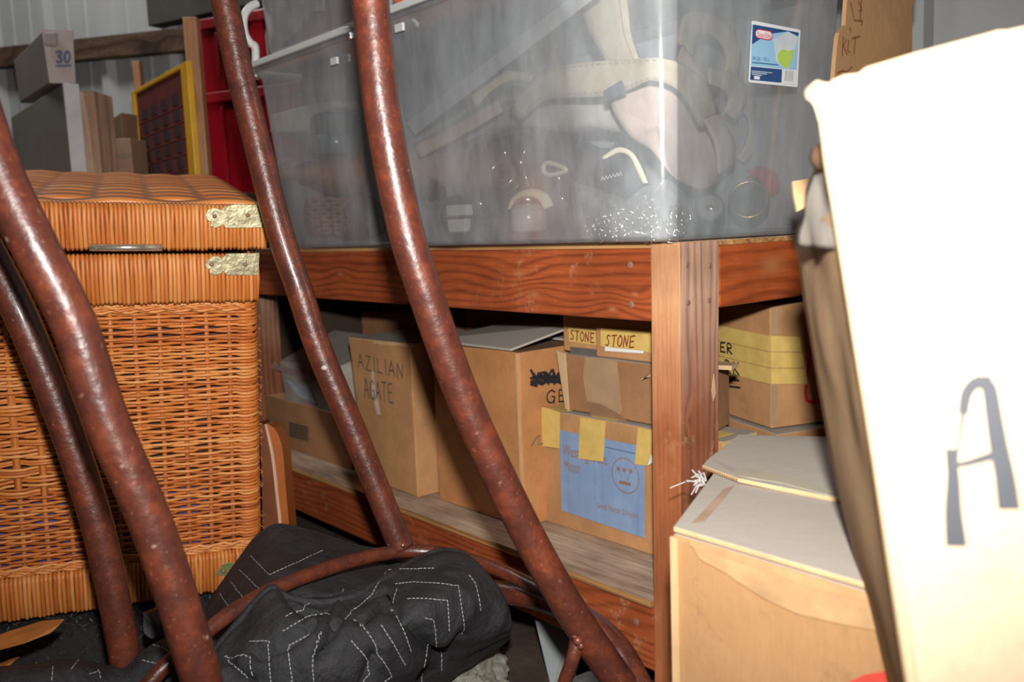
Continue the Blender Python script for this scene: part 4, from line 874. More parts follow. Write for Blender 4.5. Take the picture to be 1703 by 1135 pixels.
for p, r in (((660, 905, 1.238), .007), ((670, 907, 1.236), .006), ((650, 905, 1.24), .006), ((961, 1066, .958), .006), ((957, 1058, .96), .005), ((966, 1074, .96), .005)):
    mb = MB(); mb.lathe(at(*p) - CD * 0, CD, [(r * .5, -r * .8), (r, 0), (r * .5, r * .8)], 10); mb.build('weld', m_weld, T, smooth=True)

# ================================================================== QUILTED PAD
m_quilt, nt, b = newmat('black_quilt'); v = coords(nt)
nt.links.new(ramp(nt, noise_n(nt, v, 30, 5, .65), [(.3, (.012, .012, .014)), (.7, (.028, .028, .031))]), b.inputs['Base Color']); b.inputs['Roughness'].default_value = .6; b.inputs['Specular IOR Level'].default_value = .38
wvx = nd(nt, 'ShaderNodeTexWave', i_Scale=260.0); nt.links.new(v, wvx.inputs['Vector'])
hsum = nd(nt, 'ShaderNodeMath', operation='MULTIPLY_ADD'); hsum.inputs[1].default_value = .0; nt.links.new(wvx.outputs['Fac'], hsum.inputs[0]); nt.links.new(noise_n(nt, v, 60, 7, .68), hsum.inputs[2]); bump(nt, b, hsum.outputs[0], .8, .008)
T = thing('quilted_pad', 'black quilted pad with white zigzag stitching, draped over the metal ring', 'quilted pad', at(600, 1060, 1.15) * 1.0)
T.location.z = 0.0
def seg_d(x, y, a, b):
    vx, vy = b[0] - a[0], b[1] - a[1]; t = max(0, min(1, ((x - a[0]) * vx + (y - a[1]) * vy) / (vx * vx + vy * vy)))
    return math.hypot(x - a[0] - vx * t, y - a[1] - vy * t)
CREASES = [([(566, 1030), (558, 1045), (543, 1068), (530, 1090)], .016, 11), ([(660, 1012), (690, 1042), (714, 1080), (742, 1095)], .016, 12), ([(640, 1004), (622, 1018), (600, 1040)], .008, 12), ([(430, 1092), (470, 1078), (520, 1046)], .016, 10), ([(770, 1060), (745, 1085), (700, 1130)], .014, 12), ([(620, 1090), (600, 1140)], .012, 12), ([(385, 1105), (415, 1130)], .01, 10)]
def sheet(rows, nu, nv, amp, seed, name='quilt_panel', th=.006, creases=()):
    R0 = [resample(spline([at(*p) for p in r], 8), nu) for r in rows]
    cols = [spline([r[j] for r in R0], max(2, nv // (len(rows) - 1))) for j in range(nu)]
    G_ = [[cols[j][i] for j in range(nu)] for i in range(len(cols[0]))]
    out = []
    for i, r in enumerate(G_):
        q = []
        for j, p in enumerate(r):
            a = G_[min(i + 1, len(G_) - 1)][j] - G_[max(i - 1, 0)][j]; c = G_[i][min(j + 1, nu - 1)] - G_[i][max(j - 1, 0)]
            n = a.cross(c)
            n = n.normalized() if n.length > 1e-9 else -CF
            if n.dot(CF) > 0: n = -n
            edge_ = min(1.0, i / 12.0); h = noise.noise(p * 11 + V((seed, 0, 0))) * 1.2 + (1 - abs(noise.noise(p * 17 + V((0, seed, 3))) * 2)) * .9 + noise.noise(p * 38 + V((2, 1, seed))) * .35
            e = 0
            if creases:
                d_ = p - CAM; w_ = d_.dot(CF); px = d_.dot(CR) / w_ * FPX + 851.5; py = d_.dot(CD) / w_ * FPX + 567.5
                for cl, dep, wid in creases:
                    dm = min(seg_d(px, py, a_, b_) for a_, b_ in zip(cl, cl[1:])); e -= dep * math.exp(-(dm / wid) ** 2)
            q.append(p + n * (amp * h * (.15 + .85 * edge_) + e))
        out.append(q)
    mb = MB(); mb.grid(out); return mb.build(name, m_quilt, T, smooth=True, solid=th), out
front, gf = sheet([
 [(338, 1112, 1.02), (395, 1042, 1.055), (440, 990, 1.08), (456, 980, 1.085), (480, 996, 1.085), (540, 1004, 1.10), (600, 988, 1.125), (650, 958, 1.17), (700, 931, 1.222), (740, 919, 1.235), (785, 931, 1.25), (812, 953, 1.26)],
 [(343, 1122, 1.0), (410, 1062, 1.03), (460, 1010, 1.05), (500, 1022, 1.06), (550, 1028, 1.07), (610, 1010, 1.09), (660, 984, 1.13), (710, 955, 1.17), (750, 944, 1.18), (795, 955, 1.2), (824, 978, 1.225)],
 [(350, 1132, .98), (430, 1080, .99), (500, 1050, .99), (560, 1045, 1.0), (625, 1032, 1.03), (680, 1010, 1.06), (730, 990, 1.09), (775, 990, 1.12), (815, 1000, 1.15), (840, 1015, 1.18)],
 [(355, 1160, .96), (430, 1120, .96), (510, 1090, .96), (580, 1080, .98), (650, 1065, 1.01), (710, 1048, 1.06), (760, 1040, 1.1), (805, 1040, 1.14), (848, 1040, 1.18)],
 [(360, 1220, .97), (440, 1190, .96), (520, 1160, .97), (600, 1150, 1.0), (665, 1125, 1.05), (720, 1095, 1.1), (770, 1078, 1.14), (815, 1062, 1.18), (846, 1048, 1.2)],
 [(365, 1330, 1.02), (450, 1330, 1.02), (540, 1300, 1.05), (610, 1240, 1.1), (680, 1180, 1.17), (715, 1150, 1.22), (765, 1112, 1.24), (805, 1082, 1.25), (843, 1056, 1.25)],
], 110, 100, .0055, 1.0, creases=CREASES)
back, gb = sheet([
 [(300, 1060, 1.28), (345, 1008, 1.30), (400, 932, 1.32), (425, 898, 1.33), (442, 884, 1.33), (462, 876, 1.33), (500, 882, 1.34), (545, 895, 1.36), (600, 912, 1.36), (650, 918, 1.36), (700, 925, 1.37)],
 [(310, 1080, 1.20), (350, 1040, 1.22), (400, 975, 1.24), (450, 922, 1.27), (490, 915, 1.27), (540, 920, 1.29), (600, 930, 1.31), (650, 935, 1.33), (700, 940, 1.34)],
 [(320, 1100, 1.14), (360, 1065, 1.14), (410, 1010, 1.15), (460, 960, 1.17), (500, 952, 1.19), (550, 950, 1.22), (600, 948, 1.26), (650, 948, 1.29), (700, 952, 1.32)],
 [(330, 1150, 1.1), (370, 1100, 1.1), (420, 1045, 1.1), (465, 1000, 1.12), (510, 1000, 1.14), (560, 995, 1.16), (610, 980, 1.2), (655, 970, 1.24), (700, 965, 1.28)],
], 50, 36, .004, 7.0)
left, gl_ = sheet([
 [(-30, 1116, 1.04), (60, 1108, 1.04), (120, 1101, 1.05), (165, 1107, 1.06), (205, 1112, 1.06), (240, 1085, 1.07), (275, 1066, 1.09), (310, 1050, 1.12), (350, 1042, 1.14)],
 [(-30, 1140, .99), (60, 1134, .99), (120, 1130, 1.0), (165, 1136, 1.02), (205, 1142, 1.03), (240, 1120, 1.04), (280, 1100, 1.05), (320, 1085, 1.07), (360, 1075, 1.08)],
 [(-30, 1260, .98), (60, 1260, .98), (120, 1260, .98), (165, 1265, 1.0), (210, 1265, 1.0), (245, 1240, 1.02), (290, 1210, 1.02), (330, 1190, 1.02), (370, 1180, 1.02)],
], 50, 24, .005, 3.0)
# bound hem along the folded edge and along the back edge
mb = MB(); mb.tube([p - CF * .002 for p in gf[0]], .0062, 10); mb.build('bound_edge', m_quilt, T, smooth=True)
mb = MB(); mb.tube(gb[0], .004, 8); mb.tube([p for p in gb[4]], .002, 6); stuff(mb.build('bound_edge', m_quilt, T, smooth=True))
m_thread = plain('white_thread', (.34, .34, .36), .8)
def tree(gs):
    vs = []; fs = []
    for g in gs:
        o = len(vs); m = len(g[0]); vs += [p for r in g for p in r]; fs += [(o + i * m + j, o + i * m + j + 1, o + (i + 1) * m + j + 1, o + (i + 1) * m + j) for i in range(len(g) - 1) for j in range(m - 1)]
    return BVHTree.FromPolygons(vs, fs)
bvh = tree([gf, gb, gl_]); mb = MB()
lines = [[(420, 928), (436, 945), (451, 961), (495, 940), (536, 921)], [(402, 951), (434, 983)], [(388, 970), (398, 985), (413, 1002)], [(370, 990), (387, 1017)],
 [(476, 1031), (520, 1005), (567, 993), (569, 985)], [(472, 1053), (500, 1037), (530, 1026), (553, 1025)], [(569, 1034), (600, 1012), (620, 993), (641, 957)], [(480, 1135), (488, 1130), (481, 1075), (525, 1053)],
 [(455, 1135), (452, 1100), (449, 1075), (452, 1068), (420, 1070)], [(520, 1135), (516, 1090), (530, 1055)],
 [(645, 953), (680, 951), (722, 951)], [(657, 977), (690, 973), (760, 979), (764, 1010), (770, 1050)], [(680, 1002), (740, 1000), (744, 1050)], [(778, 961), (788, 975), (795, 1015)], [(705, 1027), (717, 1030), (728, 1075), (732, 1112)],
 [(588, 1038), (600, 1045), (625, 1075), (648, 1122), (630, 1135)], [(632, 1045), (650, 1070), (672, 1105)], [(655, 1030), (668, 1055), (678, 1083)], [(583, 1067), (600, 1085), (615, 1118), (600, 1135)], [(707, 1070), (700, 1110), (697, 1135)], [(650, 1023), (656, 1005), (660, 985)],
 [(376, 1097), (400, 1095), (412, 1095), (425, 1120)], [(378, 1105), (395, 1120), (410, 1133)],
 [(118, 1118), (130, 1104)], [(86, 1135), (88, 1115)], [(145, 1126), (162, 1119), (165, 1135)], [(256, 1078), (270, 1082), (284, 1090)], [(240, 1102), (265, 1106)], [(240, 1131), (250, 1131)]]
for ln in lines:
    q = []; ln = [V((a, b_, 0)) for a, b_ in ln]; tot = sum((b_ - a).length for a, b_ in zip(ln, ln[1:]))
    for s_ in resample(ln, max(8, int(tot / 2.1))):
        px, py = s_.x, s_.y
        r_ = ray(px, py); h_ = bvh.ray_cast(CAM, r_.normalized())
        q.append(h_[0] + h_[1] * (.0045 if h_[1].dot(r_) < 0 else -.0045) if h_[0] is not None else None)
    for i in range(len(q) - 1):
        if q[i] is not None and q[i + 1] is not None and (q[i] - q[i + 1]).length < .02 and i % 3 != 2: mb.tube([q[i], q[i + 1]], .0005, 4)
stuff(mb.build('stitching', m_thread, T))

# ================================================================== FLOOR CLUTTER
bm = bmesh.new(); bmesh.ops.create_icosphere(bm, subdivisions=5, radius=1); c = onz(742, 1165, 0); c.z = .03
for v_ in bm.verts:
    d = v_.co.copy(); f_ = 1 + .22 * noise.noise(d * 1.4 + V((3, 1, 2))) + .13 * noise.noise(d * 4) + .06 * noise.noise(d * 11)
    f_ -= .12 * max(0, noise.cell(d * 2.5)) * .5
    v_.co = V((d.x * f_ * .085, d.y * f_ * .095, d.z * f_ * .055))
me = bpy.data.meshes.new('rock'); bm.to_mesh(me); bm.free()
m_rock, nt, b = newmat('rough_stone'); v = coords(nt)
nt.links.new(mixc(nt, ramp(nt, noise_n(nt, v, 90, 5, .8), [(.58, (0, 0, 0)), (.68, (.8, .8, .8))]), ramp(nt, noise_n(nt, v, 30, 8, .7), [(.3, (.13, .125, .1)), (.55, (.27, .265, .22)), (.75, (.42, .41, .36))]), (.06, .05, .045)), b.inputs['Base Color']); b.inputs['Roughness'].default_value = .85; bump(nt, b, noise_n(nt, v, 55, 8, .75), .8, .008)
me.materials.append(m_rock); o = bpy.data.objects.new('rock', me); COL.objects.link(o); o.location = c + V((0, 0, .0)); tag(o, 'rough grey stone on the floor beside the quilted pad', 'rock')
# shaggy dark rug heaped under the trunk
m_rug = plain('black_shag', (.010, .009, .010), .9, var=.5, scale=120)
T = thing('shaggy_rug', 'black shaggy rug heaped under the wicker trunk', 'rug', at(150, 1080, 1.15) * 1.0); T.location.z = 0
q = [tl(-.86, -.10, -.64), tl(.10, -.10, -.64), tl(.06, DP - .06, -.64), tl(-.86, DP - .06, -.64)]
def rug_h(p): 
    e = (TR @ V((0, 0, 1))); base = tl(0, 0, -HT); zt = base.z - (e.x * (p.x - base.x) + e.y * (p.y - base.y)) / e.z
    return zt
mb = MB(); rows = []
for i in range(61):
    r = []
    for j in range(91):
        u_, v_ = j / 90, i / 60; p = (q[0].lerp(q[1], u_)).lerp(q[3].lerp(q[2], u_), v_)
        ed = min(min(u_, 1 - u_) * 9, min(v_, 1 - v_) * 9, 1); zz = max(0.004, rug_h(p) - .016) * (ed ** .6) + noise.noise(p * 60) * .009 + noise.noise(p * 14) * .012
        r.append(V((p.x, p.y, max(.002, min(zz, rug_h(p) - .003 if ed >= 1 else 9)))))
    rows.append(r)
mb.grid(rows); mb.build('rug_base', m_rug, T, smooth=True)
bv = BVHTree.FromPolygons([p for r in rows for p in r], [(i * 91 + j, i * 91 + j + 1, (i + 1) * 91 + j + 1, (i + 1) * 91 + j) for i in range(60) for j in range(90)])
mb = MB()
for k in range(2600):
    u_, v_ = rnd.random(), rnd.random() * .22; p = (q[0].lerp(q[1], u_)).lerp(q[3].lerp(q[2], u_), v_); h_ = bv.ray_cast(V((p.x, p.y, 2)), V((0, 0, -1)))
    if h_[0] is None: continue
    d = V((rnd.uniform(-1, 1), rnd.uniform(-1, 1), rnd.uniform(.2, .8))).normalized(); a_ = h_[0]
    mb.tube([a_, a_ + d * .006, a_ + d * .010 + V((rnd.uniform(-.005, .005), rnd.uniform(-.005, .005), -.004))], .0012, 3)
stuff(mb.build('rug_pile', plain('black_pile', (.022, .02, .02), .6, var=.5, scale=120), T))
# bent wooden slats on the rug
mb = MB(); q2 = [at(*p) for p in ((-20, 1088, 1.06), (40, 1072, 1.08), (84, 1055, 1.10), (100, 1040, 1.11), (60, 1044, 1.11), (0, 1064, 1.09), (-20, 1070, 1.08))]; mb.prism(q2, CF * .016 + Z * .004); solo('wooden_stick', mb, plain('orange_slat', (.36, .13, .03), .5, var=.2, scale=14), 'orange wooden stick lying on the black rug, upper of two', 'stick', bevel=.002)
mb = MB(); q2 = [at(*p) for p in ((-20, 1128, 1.04), (10, 1112, 1.06), (26, 1098, 1.07), (10, 1102, 1.07), (-20, 1114, 1.06))]; mb.prism(q2, CF * .014); solo('wooden_stick', mb, plain('orange_slat', (.36, .13, .03), .5, var=.2, scale=14), 'short orange wooden stick tip below the longer stick', 'stick', bevel=.002)
# wad of grey plastic between the legs
o = pillow([at(*p) for p in ((238, 1022, 1.12), (262, 1012, 1.12), (266, 1040, 1.12), (258, 1062, 1.12), (240, 1050, 1.12))], -CF * .012, amp=.009, fr=50).build('plastic_wad', plain('grey_film', (.10, .10, .11), .25, var=.4, scale=40), None, smooth=True); tag(recenter(o), 'crumpled grey plastic wad on the rug between two metal legs', 'plastic wad')
# curved plywood piece standing between trunk and bench
T = thing('plywood_piece', 'orange stained curved plywood piece standing between the trunk and bench', 'plywood', at(462, 880, 1.48))
D0 = 1.47; dp = CF * .02
def strip3(l, r, mat, name, th, off=0):
    A = spline([at(x, y, D0 + off) for x, y in l], 6); B = spline([at(x, y, D0 + off) for x, y in r], 6); n = 30; A = resample(A, n); B = resample(B, n)
    mb = MB(); mb.grid([A, B]); o = mb.build(name, mat, T, smooth=False); 
    q = o.modifiers.new('s', 'SOLIDIFY'); q.thickness = th; q.offset = -1; return o
strip3([(431, 702), (434, 760), (436, 820), (437, 870), (438, 990)], [(441, 708), (452, 760), (460, 830), (465, 880), (470, 1000)], plain('shaded_orange_ply', (.13, .038, .012), .35, var=.2, scale=20), 'veneer', .05)  # face in shadow: its shade is put into this darker colour
strip3([(440, 706), (451, 760), (459, 830), (464, 880), (469, 1000)], [(444, 706), (456, 760), (464, 830), (469, 880), (474, 1000)], plain('pale_core', (.42, .27, .18), .7), 'pale_core', .05, -.001)
strip3([(443, 706), (455.5, 760), (463.5, 830), (468.5, 880), (473.5, 1000)], [(447, 706), (460, 718), (470, 750), (476, 820), (481, 880), (486, 1000)], plain('lit_orange_ply', (.30, .085, .02), .3, var=.15, scale=20), 'veneer', .05)  # lit face of the same ply, brightness put into the colour
# grey board and white ball under the bench
mb = MB(); q2 = [onz(905, 1200, 0.0), onz(985, 1200, 0.0)]; a_ = at(889, 1030, 1.40); c_ = at(946, 1040, 1.39)
mb.hexa([onz(917, 1150, 0), onz(966, 1165, 0), onz(966, 1165, 0) + CF * .03 + Z * .004, onz(917, 1150, 0) + CF * .03 + Z * .004], [a_, c_, c_ + CF * .03, a_ + CF * .03]); solo('grey_board', mb, plain('grey_green_paint', (.2, .22, .22), .6), 'pale grey board leaning under the bench rail', 'board', bevel=.002)
c = at(985, 1160, 1.3); mb = MB(); mb.lathe(c, (0, 0, 1), [(.012, -.034), (.032, -.02), (.036, 0), (.03, .022), (.012, .034), (.001, .036)], 20); solo('white_ball', mb, plain('dull_white', (.5, .5, .52), .5), 'dull white rounded object on the floor under the bench', 'ball', smooth=True)
# ================================================================== CARTONS IN THE RIGHT FOREGROUND
c_tanL = card('cardboard_light_tan', (.37, .205, .092), .1)
ZT = .42
T = thing('cardboard_box', 'dusty tan carton with flaps, in front of the post and under the white marked carton', 'box', (.25, -.12, 0))
FLc, FRc, BRc, BLc = onz(1117, 889, ZT), onz(1560, 1022, ZT), V((.30, .12, ZT)), V((.085, .0, ZT))
bt = [V((p.x, p.y, 0)) for p in (FLc, FRc, BRc, BLc)]
mb = MB(); jit_box(mb, bt, [FLc, FRc, BRc, BLc], 8, .0009, seed=9); mb.build('carton_body', [c_tanL, c_dust], T, bevel=.004, seg=3, weld=True)
zq = ZT + .002
def flap(pts, name='top_flap', th=.0045):
    mb = MB(); mb.prism(pts, Z * th); mb.m = [1, 0] + [2] * (len(pts)); 
    return mb.build(name, [c_dust, c_edge, c_edge], T, bevel=.0008)
fa = [onz(1120, 885, zq), onz(1330, 948, zq), onz(1560, 1016, zq), onz(1500, 856, zq), onz(1400, 834, zq), onz(1300, 811, zq), onz(1187, 794, zq)]
flap(fa)
zb_ = ZT + .0065
fb = [onz(1168, 781, zb_), onz(1228, 803, zb_ + .002), onz(1300, 818, zb_), onz(1400, 838, zb_), onz(1500, 862, zb_), onz(1460, 735, zb_), onz(1228, 729, zb_), onz(1217, 738, zb_), onz(1196, 756, zb_), onz(1180, 768, zb_)]
o = flap(fb)
mb = MB()   # corrugation in the torn edge
a_, b_ = onz(1168, 781, zb_), onz(1228, 803, zb_ + .002)
for k in range(16):
    p = a_.lerp(b_, (k + .5) / 16); mb.tube([p + Z * .0022 - (b_ - a_).cross(Z).normalized() * -.0012, p + Z * .0022 + (b_ - a_).cross(Z).normalized() * .001], .0013, 5)
stuff(mb.build('corrugation', c_dark, o))
patch('tape_strip', plain('clear_tape', (.44, .4, .31), .2, var=.06, spec=.6), T, [onz(1215, 792, zb_ + .0045), onz(1300, 806, zb_ + .0045), onz(1430, 840, zb_ + .0045), onz(1430, 830, zb_ + .0045), onz(1300, 793, zb_ + .0045), onz(1235, 780, zb_ + .0045)], Z)
patch('worn_patch', plain('worn_brown', (.33, .22, .15), .85, var=.15), T, [onz(1150, 872, zq + .0045), onz(1163, 858, zq + .0045), onz(1203, 815, zq + .0045), onz(1222, 808, zq + .0045), onz(1192, 845, zq + .0045), onz(1172, 868, zq + .0045)], Z, .0002, .0003)
# front face: rubbed band of pale paper, red print near the bottom
fn = (FRc - FLc).cross(Z).normalized(); fn = fn if fn.dot(CF) < 0 else -fn
Pf = lambda x, y: onp(x, y, FLc + fn * .0006, fn)
patch('rubbed_band', plain('rubbed_paper', (.43, .255, .125), .8, var=.22, scale=30), T, [Pf(*p) for p in ((1150, 905), (1240, 935), (1350, 975), (1470, 1010), (1480, 1052), (1410, 1040), (1330, 1022), (1270, 995), (1210, 955), (1165, 930))], fn, .0003, .0008)
patch('top_fold', plain('fold_paper', (.44, .26, .12), .8, var=.14, scale=40), T, [Pf(*p) for p in ((1146, 896), (1240, 925), (1350, 960), (1470, 996), (1475, 1012), (1350, 976), (1240, 938), (1150, 908))], fn, .0003, .0012)
patch('red_print', plain('red_print_bright', (.55, .06, .04), .6), T, [Pf(*p) for p in ((1400, 1140), (1440, 1122), (1484, 1114), (1510, 1112), (1520, 1150), (1400, 1150))], fn, .0003, .0008)
mb = MB(); mb.prism([Pf(1118, 892), Pf(1127, 896), Pf(1131, 1140), Pf(1122, 1140)], fn * .003); mb.build('corner_edge', c_edge, T)
mb = MB()   # frayed white cord end stuck at the carton's corner
for k in range(18):
    p = onz(1170 + rnd.uniform(-5, 5), 803 + rnd.uniform(-5, 5), ZT); e_ = at(1168 - rnd.uniform(-4, 24), 800 + rnd.uniform(-16, 14), .96 + rnd.random() * .04); d_ = V((rnd.uniform(-1, .3), rnd.uniform(-1, .3), rnd.uniform(-.5, .9))).normalized() * rnd.uniform(.006, .016); mb.tube([p, p + d_ * .5 + V((0, 0, rnd.uniform(-.002, .004))), p + d_ + V((0, 0, rnd.uniform(-.003, .002)))], .0007, 4)
p = onz(1172, 800, ZT); mb.tube([p, at(1140, 802, 1.0), at(1114, 812, 1.0)], .0007, 4)
o = mb.build('frayed_cord', plain('white_fibre', (.42, .41, .39), .8)); tag(recenter(o), 'frayed white cord end caught on the dusty carton by the post', 'cord')

# bright carton marked with a large letter
T = thing('cardboard_box', 'bright carton marked with a large letter A, nearest the camera at right', 'box', at(1640, 1500, .50))
P0_, P1_, P2_ = at(1377, 140, .50), at(1536, 1230, .455), at(1860, -12, .43)
wn = (P1_ - P0_).cross(P2_ - P0_).normalized(); wn = wn if wn.dot(CF) < 0 else -wn
Pw = lambda x, y, k=0.0: onp(x, y, P0_ + wn * k, wn)
edge = [(1376, 146), (1380, 200), (1388, 270), (1401, 345), (1418, 450), (1437, 570), (1458, 700), (1476, 815), (1492, 925), (1508, 1030), (1524, 1135), (1545, 1260)]
top_ = [(1384, 133), (1405, 124), (1428, 122), (1440, 112), (1470, 103), (1520, 88), (1580, 72), (1640, 56), (1660, 50), (1675, 50), (1720, 40), (1900, -20)]
poly = [Pw(*p) for p in reversed(edge)] + [Pw(*p) for p in top_] + [Pw(2000, 1260)]
mb = MB(); mb.prism(poly, -wn * .005); front_p = mb.build('front_panel', card('cardboard_bright', (.45, .335, .225), .05), T, bevel=.001)
mb = MB()
def stroke(pts, wpx):
    pts = spline([Pw(*p) for p in pts], 6) if len(pts) > 2 else [Pw(*p) for p in pts]
    n_ = len(pts); ww = [1.2 * (wpx[0] + (wpx[1] - wpx[0]) * i / (n_ - 1)) / FPX * .47 for i in range(n_)]; ribbon(mb, pts, ww, wn, .0008 + rnd.random() * .0003)
stroke([(1590, 896), (1586, 850), (1586, 800), (1584, 765)], (25, 12)); stroke([(1584, 775), (1584, 755)], (14, 17)); stroke([(1592, 760), (1598, 720), (1602, 690), (1603, 678)], (3, 8))
stroke([(1603, 682), (1608, 655), (1622, 638), (1640, 636)], (13, 17)); stroke([(1630, 636), (1645, 645), (1653, 690), (1661, 740), (1671, 790), (1677, 834)], (16, 25)); stroke([(1592, 774), (1615, 769), (1655, 757)], (6, 11))
mb.build('handwriting', plain('washed_black_ink', (.03, .033, .042), .7, var=.1), T)
# shaded left side with its torn liner
bk = lambda x, y, d=.72: at(x, y, d)
e2 = [Pw(x, y, -.003) for x, y in edge]
lo = [bk(1352, 560, .71), bk(1368, 655, .70), bk(1384, 745, .69), bk(1405, 840, .68), bk(1428, 930, .665), bk(1446, 1000, .655), bk(1478, 1120, .64), bk(1515, 1270, .62)]
hi = [bk(1330, 412, .72), bk(1340, 490, .715)]
A_ = resample([bk(1327, 404, .725)] + hi + lo, 24); B_ = resample(spline(e2[3:], 4), 24)
rows = []
for i, (p, q) in enumerate(zip(A_, B_)):
    r = []
    for j in range(13):
        s_ = p.lerp(q, j / 12); s_ = s_ + wn.cross(Z) * (noise.noise(s_ * 14) * .006 * math.sin(math.pi * j / 12)); r.append(s_)
    rows.append(r)
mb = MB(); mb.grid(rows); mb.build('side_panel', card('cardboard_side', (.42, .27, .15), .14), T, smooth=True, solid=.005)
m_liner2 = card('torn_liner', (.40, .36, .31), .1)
def torn(name, L_, R_, mat, th=.002, n=14, amp=.004):
    a = resample(spline(L_, 5), n); b_ = resample(spline(R_, 5), n); mb = MB(); rows = []
    for p, q in zip(a, b_): rows.append([p.lerp(q, k / 8) + V((noise.noise(p.lerp(q, k / 8) * 40), noise.noise(p.lerp(q, k / 8) * 40 + V((3, 3, 3))), 0)) * amp for k in range(9)])
    mb.grid(rows); return mb.build(name, mat, T, smooth=True, solid=th)
torn('torn_liner', [bk(1366, 262, .58), bk(1352, 300, .6), bk(1338, 345, .62), bk(1327, 395, .64), bk(1323, 410, .65)], [Pw(1382, 262, -.004), Pw(1392, 310, -.004), Pw(1401, 350, -.004), Pw(1410, 395, -.004), Pw(1414, 420, -.004)], m_liner2)
torn('torn_liner', [bk(1372, 236, .55), bk(1356, 250, .57), bk(1352, 268, .57), bk(1360, 284, .57)], [Pw(1383, 232, -.003), Pw(1388, 252, -.003), Pw(1390, 272, -.003), Pw(1394, 290, -.003)], c_dark)
torn('curled_paper', [bk(1358, 138, .5), bk(1340, 148, .51), bk(1337, 162, .515), bk(1352, 172, .51), bk(1364, 195, .505), bk(1371, 225, .5), bk(1376, 255, .5)], [Pw(1380, 139, -.002), Pw(1381, 148, -.002), Pw(1382, 165, -.002), Pw(1383, 180, -.002), Pw(1386, 200, -.002), Pw(1389, 228, -.002), Pw(1393, 258, -.002)], card('liner_pale', (.5, .37, .24), .1))
# side of the front panel: a rolled pale fold down the edge
mb = MB(); mb.tube(spline([Pw(x - 7, y, -.004) for x, y in edge[1:]], 4), .0035, 8); mb.build('rolled_fold', card('fold_tan', (.48, .33, .2), .1), T, smooth=True)
# back, right and base panels of the bright carton, out of frame or hidden from here
fr_t, fr_b, sd_t, sd_b = Pw(1860, -12, -.004), Pw(2000, 1260, -.004), A_[0], A_[-1]; fl_b = e2[-1]
k_ = (sd_b - fl_b); m_cb = card('cardboard_back', (.42, .27, .15), .14)
fr_t2 = fr_t + k_; fr_b2 = fr_b + k_; sd_t2 = V((sd_t.x, sd_t.y, sd_t.z))
mb = MB(); mb.prism([fr_b, fr_t, fr_t2, fr_b2], (fr_t - fr_b).cross(k_).normalized() * .004); mb.build('right_panel', m_cb, T)
mb = MB(); mb.prism([sd_b, fr_b2, fr_t2, sd_t2], wn * -.004); mb.build('back_panel', m_cb, T)
mb = MB(); mb.prism([fl_b, fr_b, fr_b2, sd_b], Z * -.004); mb.build('base_panel', m_cb, T)
sup = [fl_b, fr_b, fr_b2, sd_b]; cc_ = sum(sup, V()) / 4; zt_s = min(p.z for p in sup) - .005
ff = [V((cc_.x + (p.x - cc_.x) * .98, cc_.y + (p.y - cc_.y) * .98, 0)) for p in sup]
Ts = thing('cardboard_box', 'tan carton below the frame under the bright marked carton', 'box', V((cc_.x, cc_.y, 0)))
mb = MB(); jit_box(mb, ff, [V((p.x, p.y, zt_s)) for p in ff], 4, .002); mb.build('carton_body', [c_tan, c_dust], Ts, bevel=.003, weld=True)
for q in (((1318, 302), (1362, 294), (1364, 330), (1340, 345), (1326, 352), (1321, 330)),):
    mb = MB(); mb.prism([at(x, y, .86) for x, y in q], CF * .005); o = mb.build('cardboard_scrap', c_edge); tag(recenter(o), 'torn cardboard scrap standing behind the bright marked carton', 'cardboard scrap')

# flattened carton standing by the bench end, marked for grit
xg = .055
T = thing('flat_carton', 'flattened tan carton with slotted edge, standing between bin and rear wall', 'cardboard', onx(1455, 300, xg)); T.location.z = 0
pg = lambda x, y: onx(x, y, xg)
up = [(1384, 170), (1388, 125), (1391, 90), (1394, 62), (1396, 54), (1406, 42), (1409, 0), (1412, -60), (1524, -60), (1523, 0), (1517, 11), (1517, 90), (1518, 170)]
poly = [pg(*p) for p in up]; lo0, lo1 = pg(1384, 170), pg(1518, 170)
poly = [V((lo0.x, lo0.y, 0))] + poly + [V((lo1.x, lo1.y, 0))]
mb = MB(); mb.prism(poly, -X * .006); mb.build('carton_sheet', card('cardboard_smooth', (.40, .23, .11), .1), T)
m_rink = plain('faded_red_ink', (.25, .085, .035), .7, var=.2)
mb = MB()
for s_ in ([(1414, 5), (1420, 34), (1432, 35)], [(1432, 2), (1430, 34)], [(1428, 3), (1433, 18), (1428, 18)], [(1434, 35), (1432, 41)], [(1413, 47), (1414, 53)], [(1400, 92), (1402, 62), (1407, 66), (1402, 76), (1408, 91)], [(1411, 68), (1409, 86), (1413, 86)], [(1417, 64), (1429, 61)], [(1422, 64), (1420, 88)], [(1392, 122), (1400, 118), (1408, 120), (1416, 112)]):
    ribbon(mb, [pg(*p) for p in s_], .003, X)
mb.build('handwriting', m_rink, T)

# ================================================================== SHELF OF THINGS BEHIND THE TRUNK
SH = .80
T = thing('storage_table', 'low table behind the wicker trunk carrying totes, boards and boxes', 'table', (-1.85, -.05, 0))
mb = MB(); mb.box((-2.3, -.5, SH - .03), (-1.40, .17, SH)); mb.build('table_top', w_tan, T, bevel=.003)
for x, y in ((-2.25, -.45), (-2.25, .10), (-1.47, -.45), (-1.47, .10)):
    mb = MB(); mb.box((x, y, 0), (x + .05, y + .05, SH - .03)); mb.build('leg', w_tan, T)
def slab(pts_px, th, lower=True, z=SH):
    """a standing board: its outline (px,py,depth) continued straight down to height z, thickness th (vector)"""
    p = [at(*q) for q in pts_px]; a, b_ = p[0], p[-1]
    poly = [V((a.x, a.y, z))] + p + [V((b_.x, b_.y, z))]; mb = MB(); mb.prism(poly, th); return mb
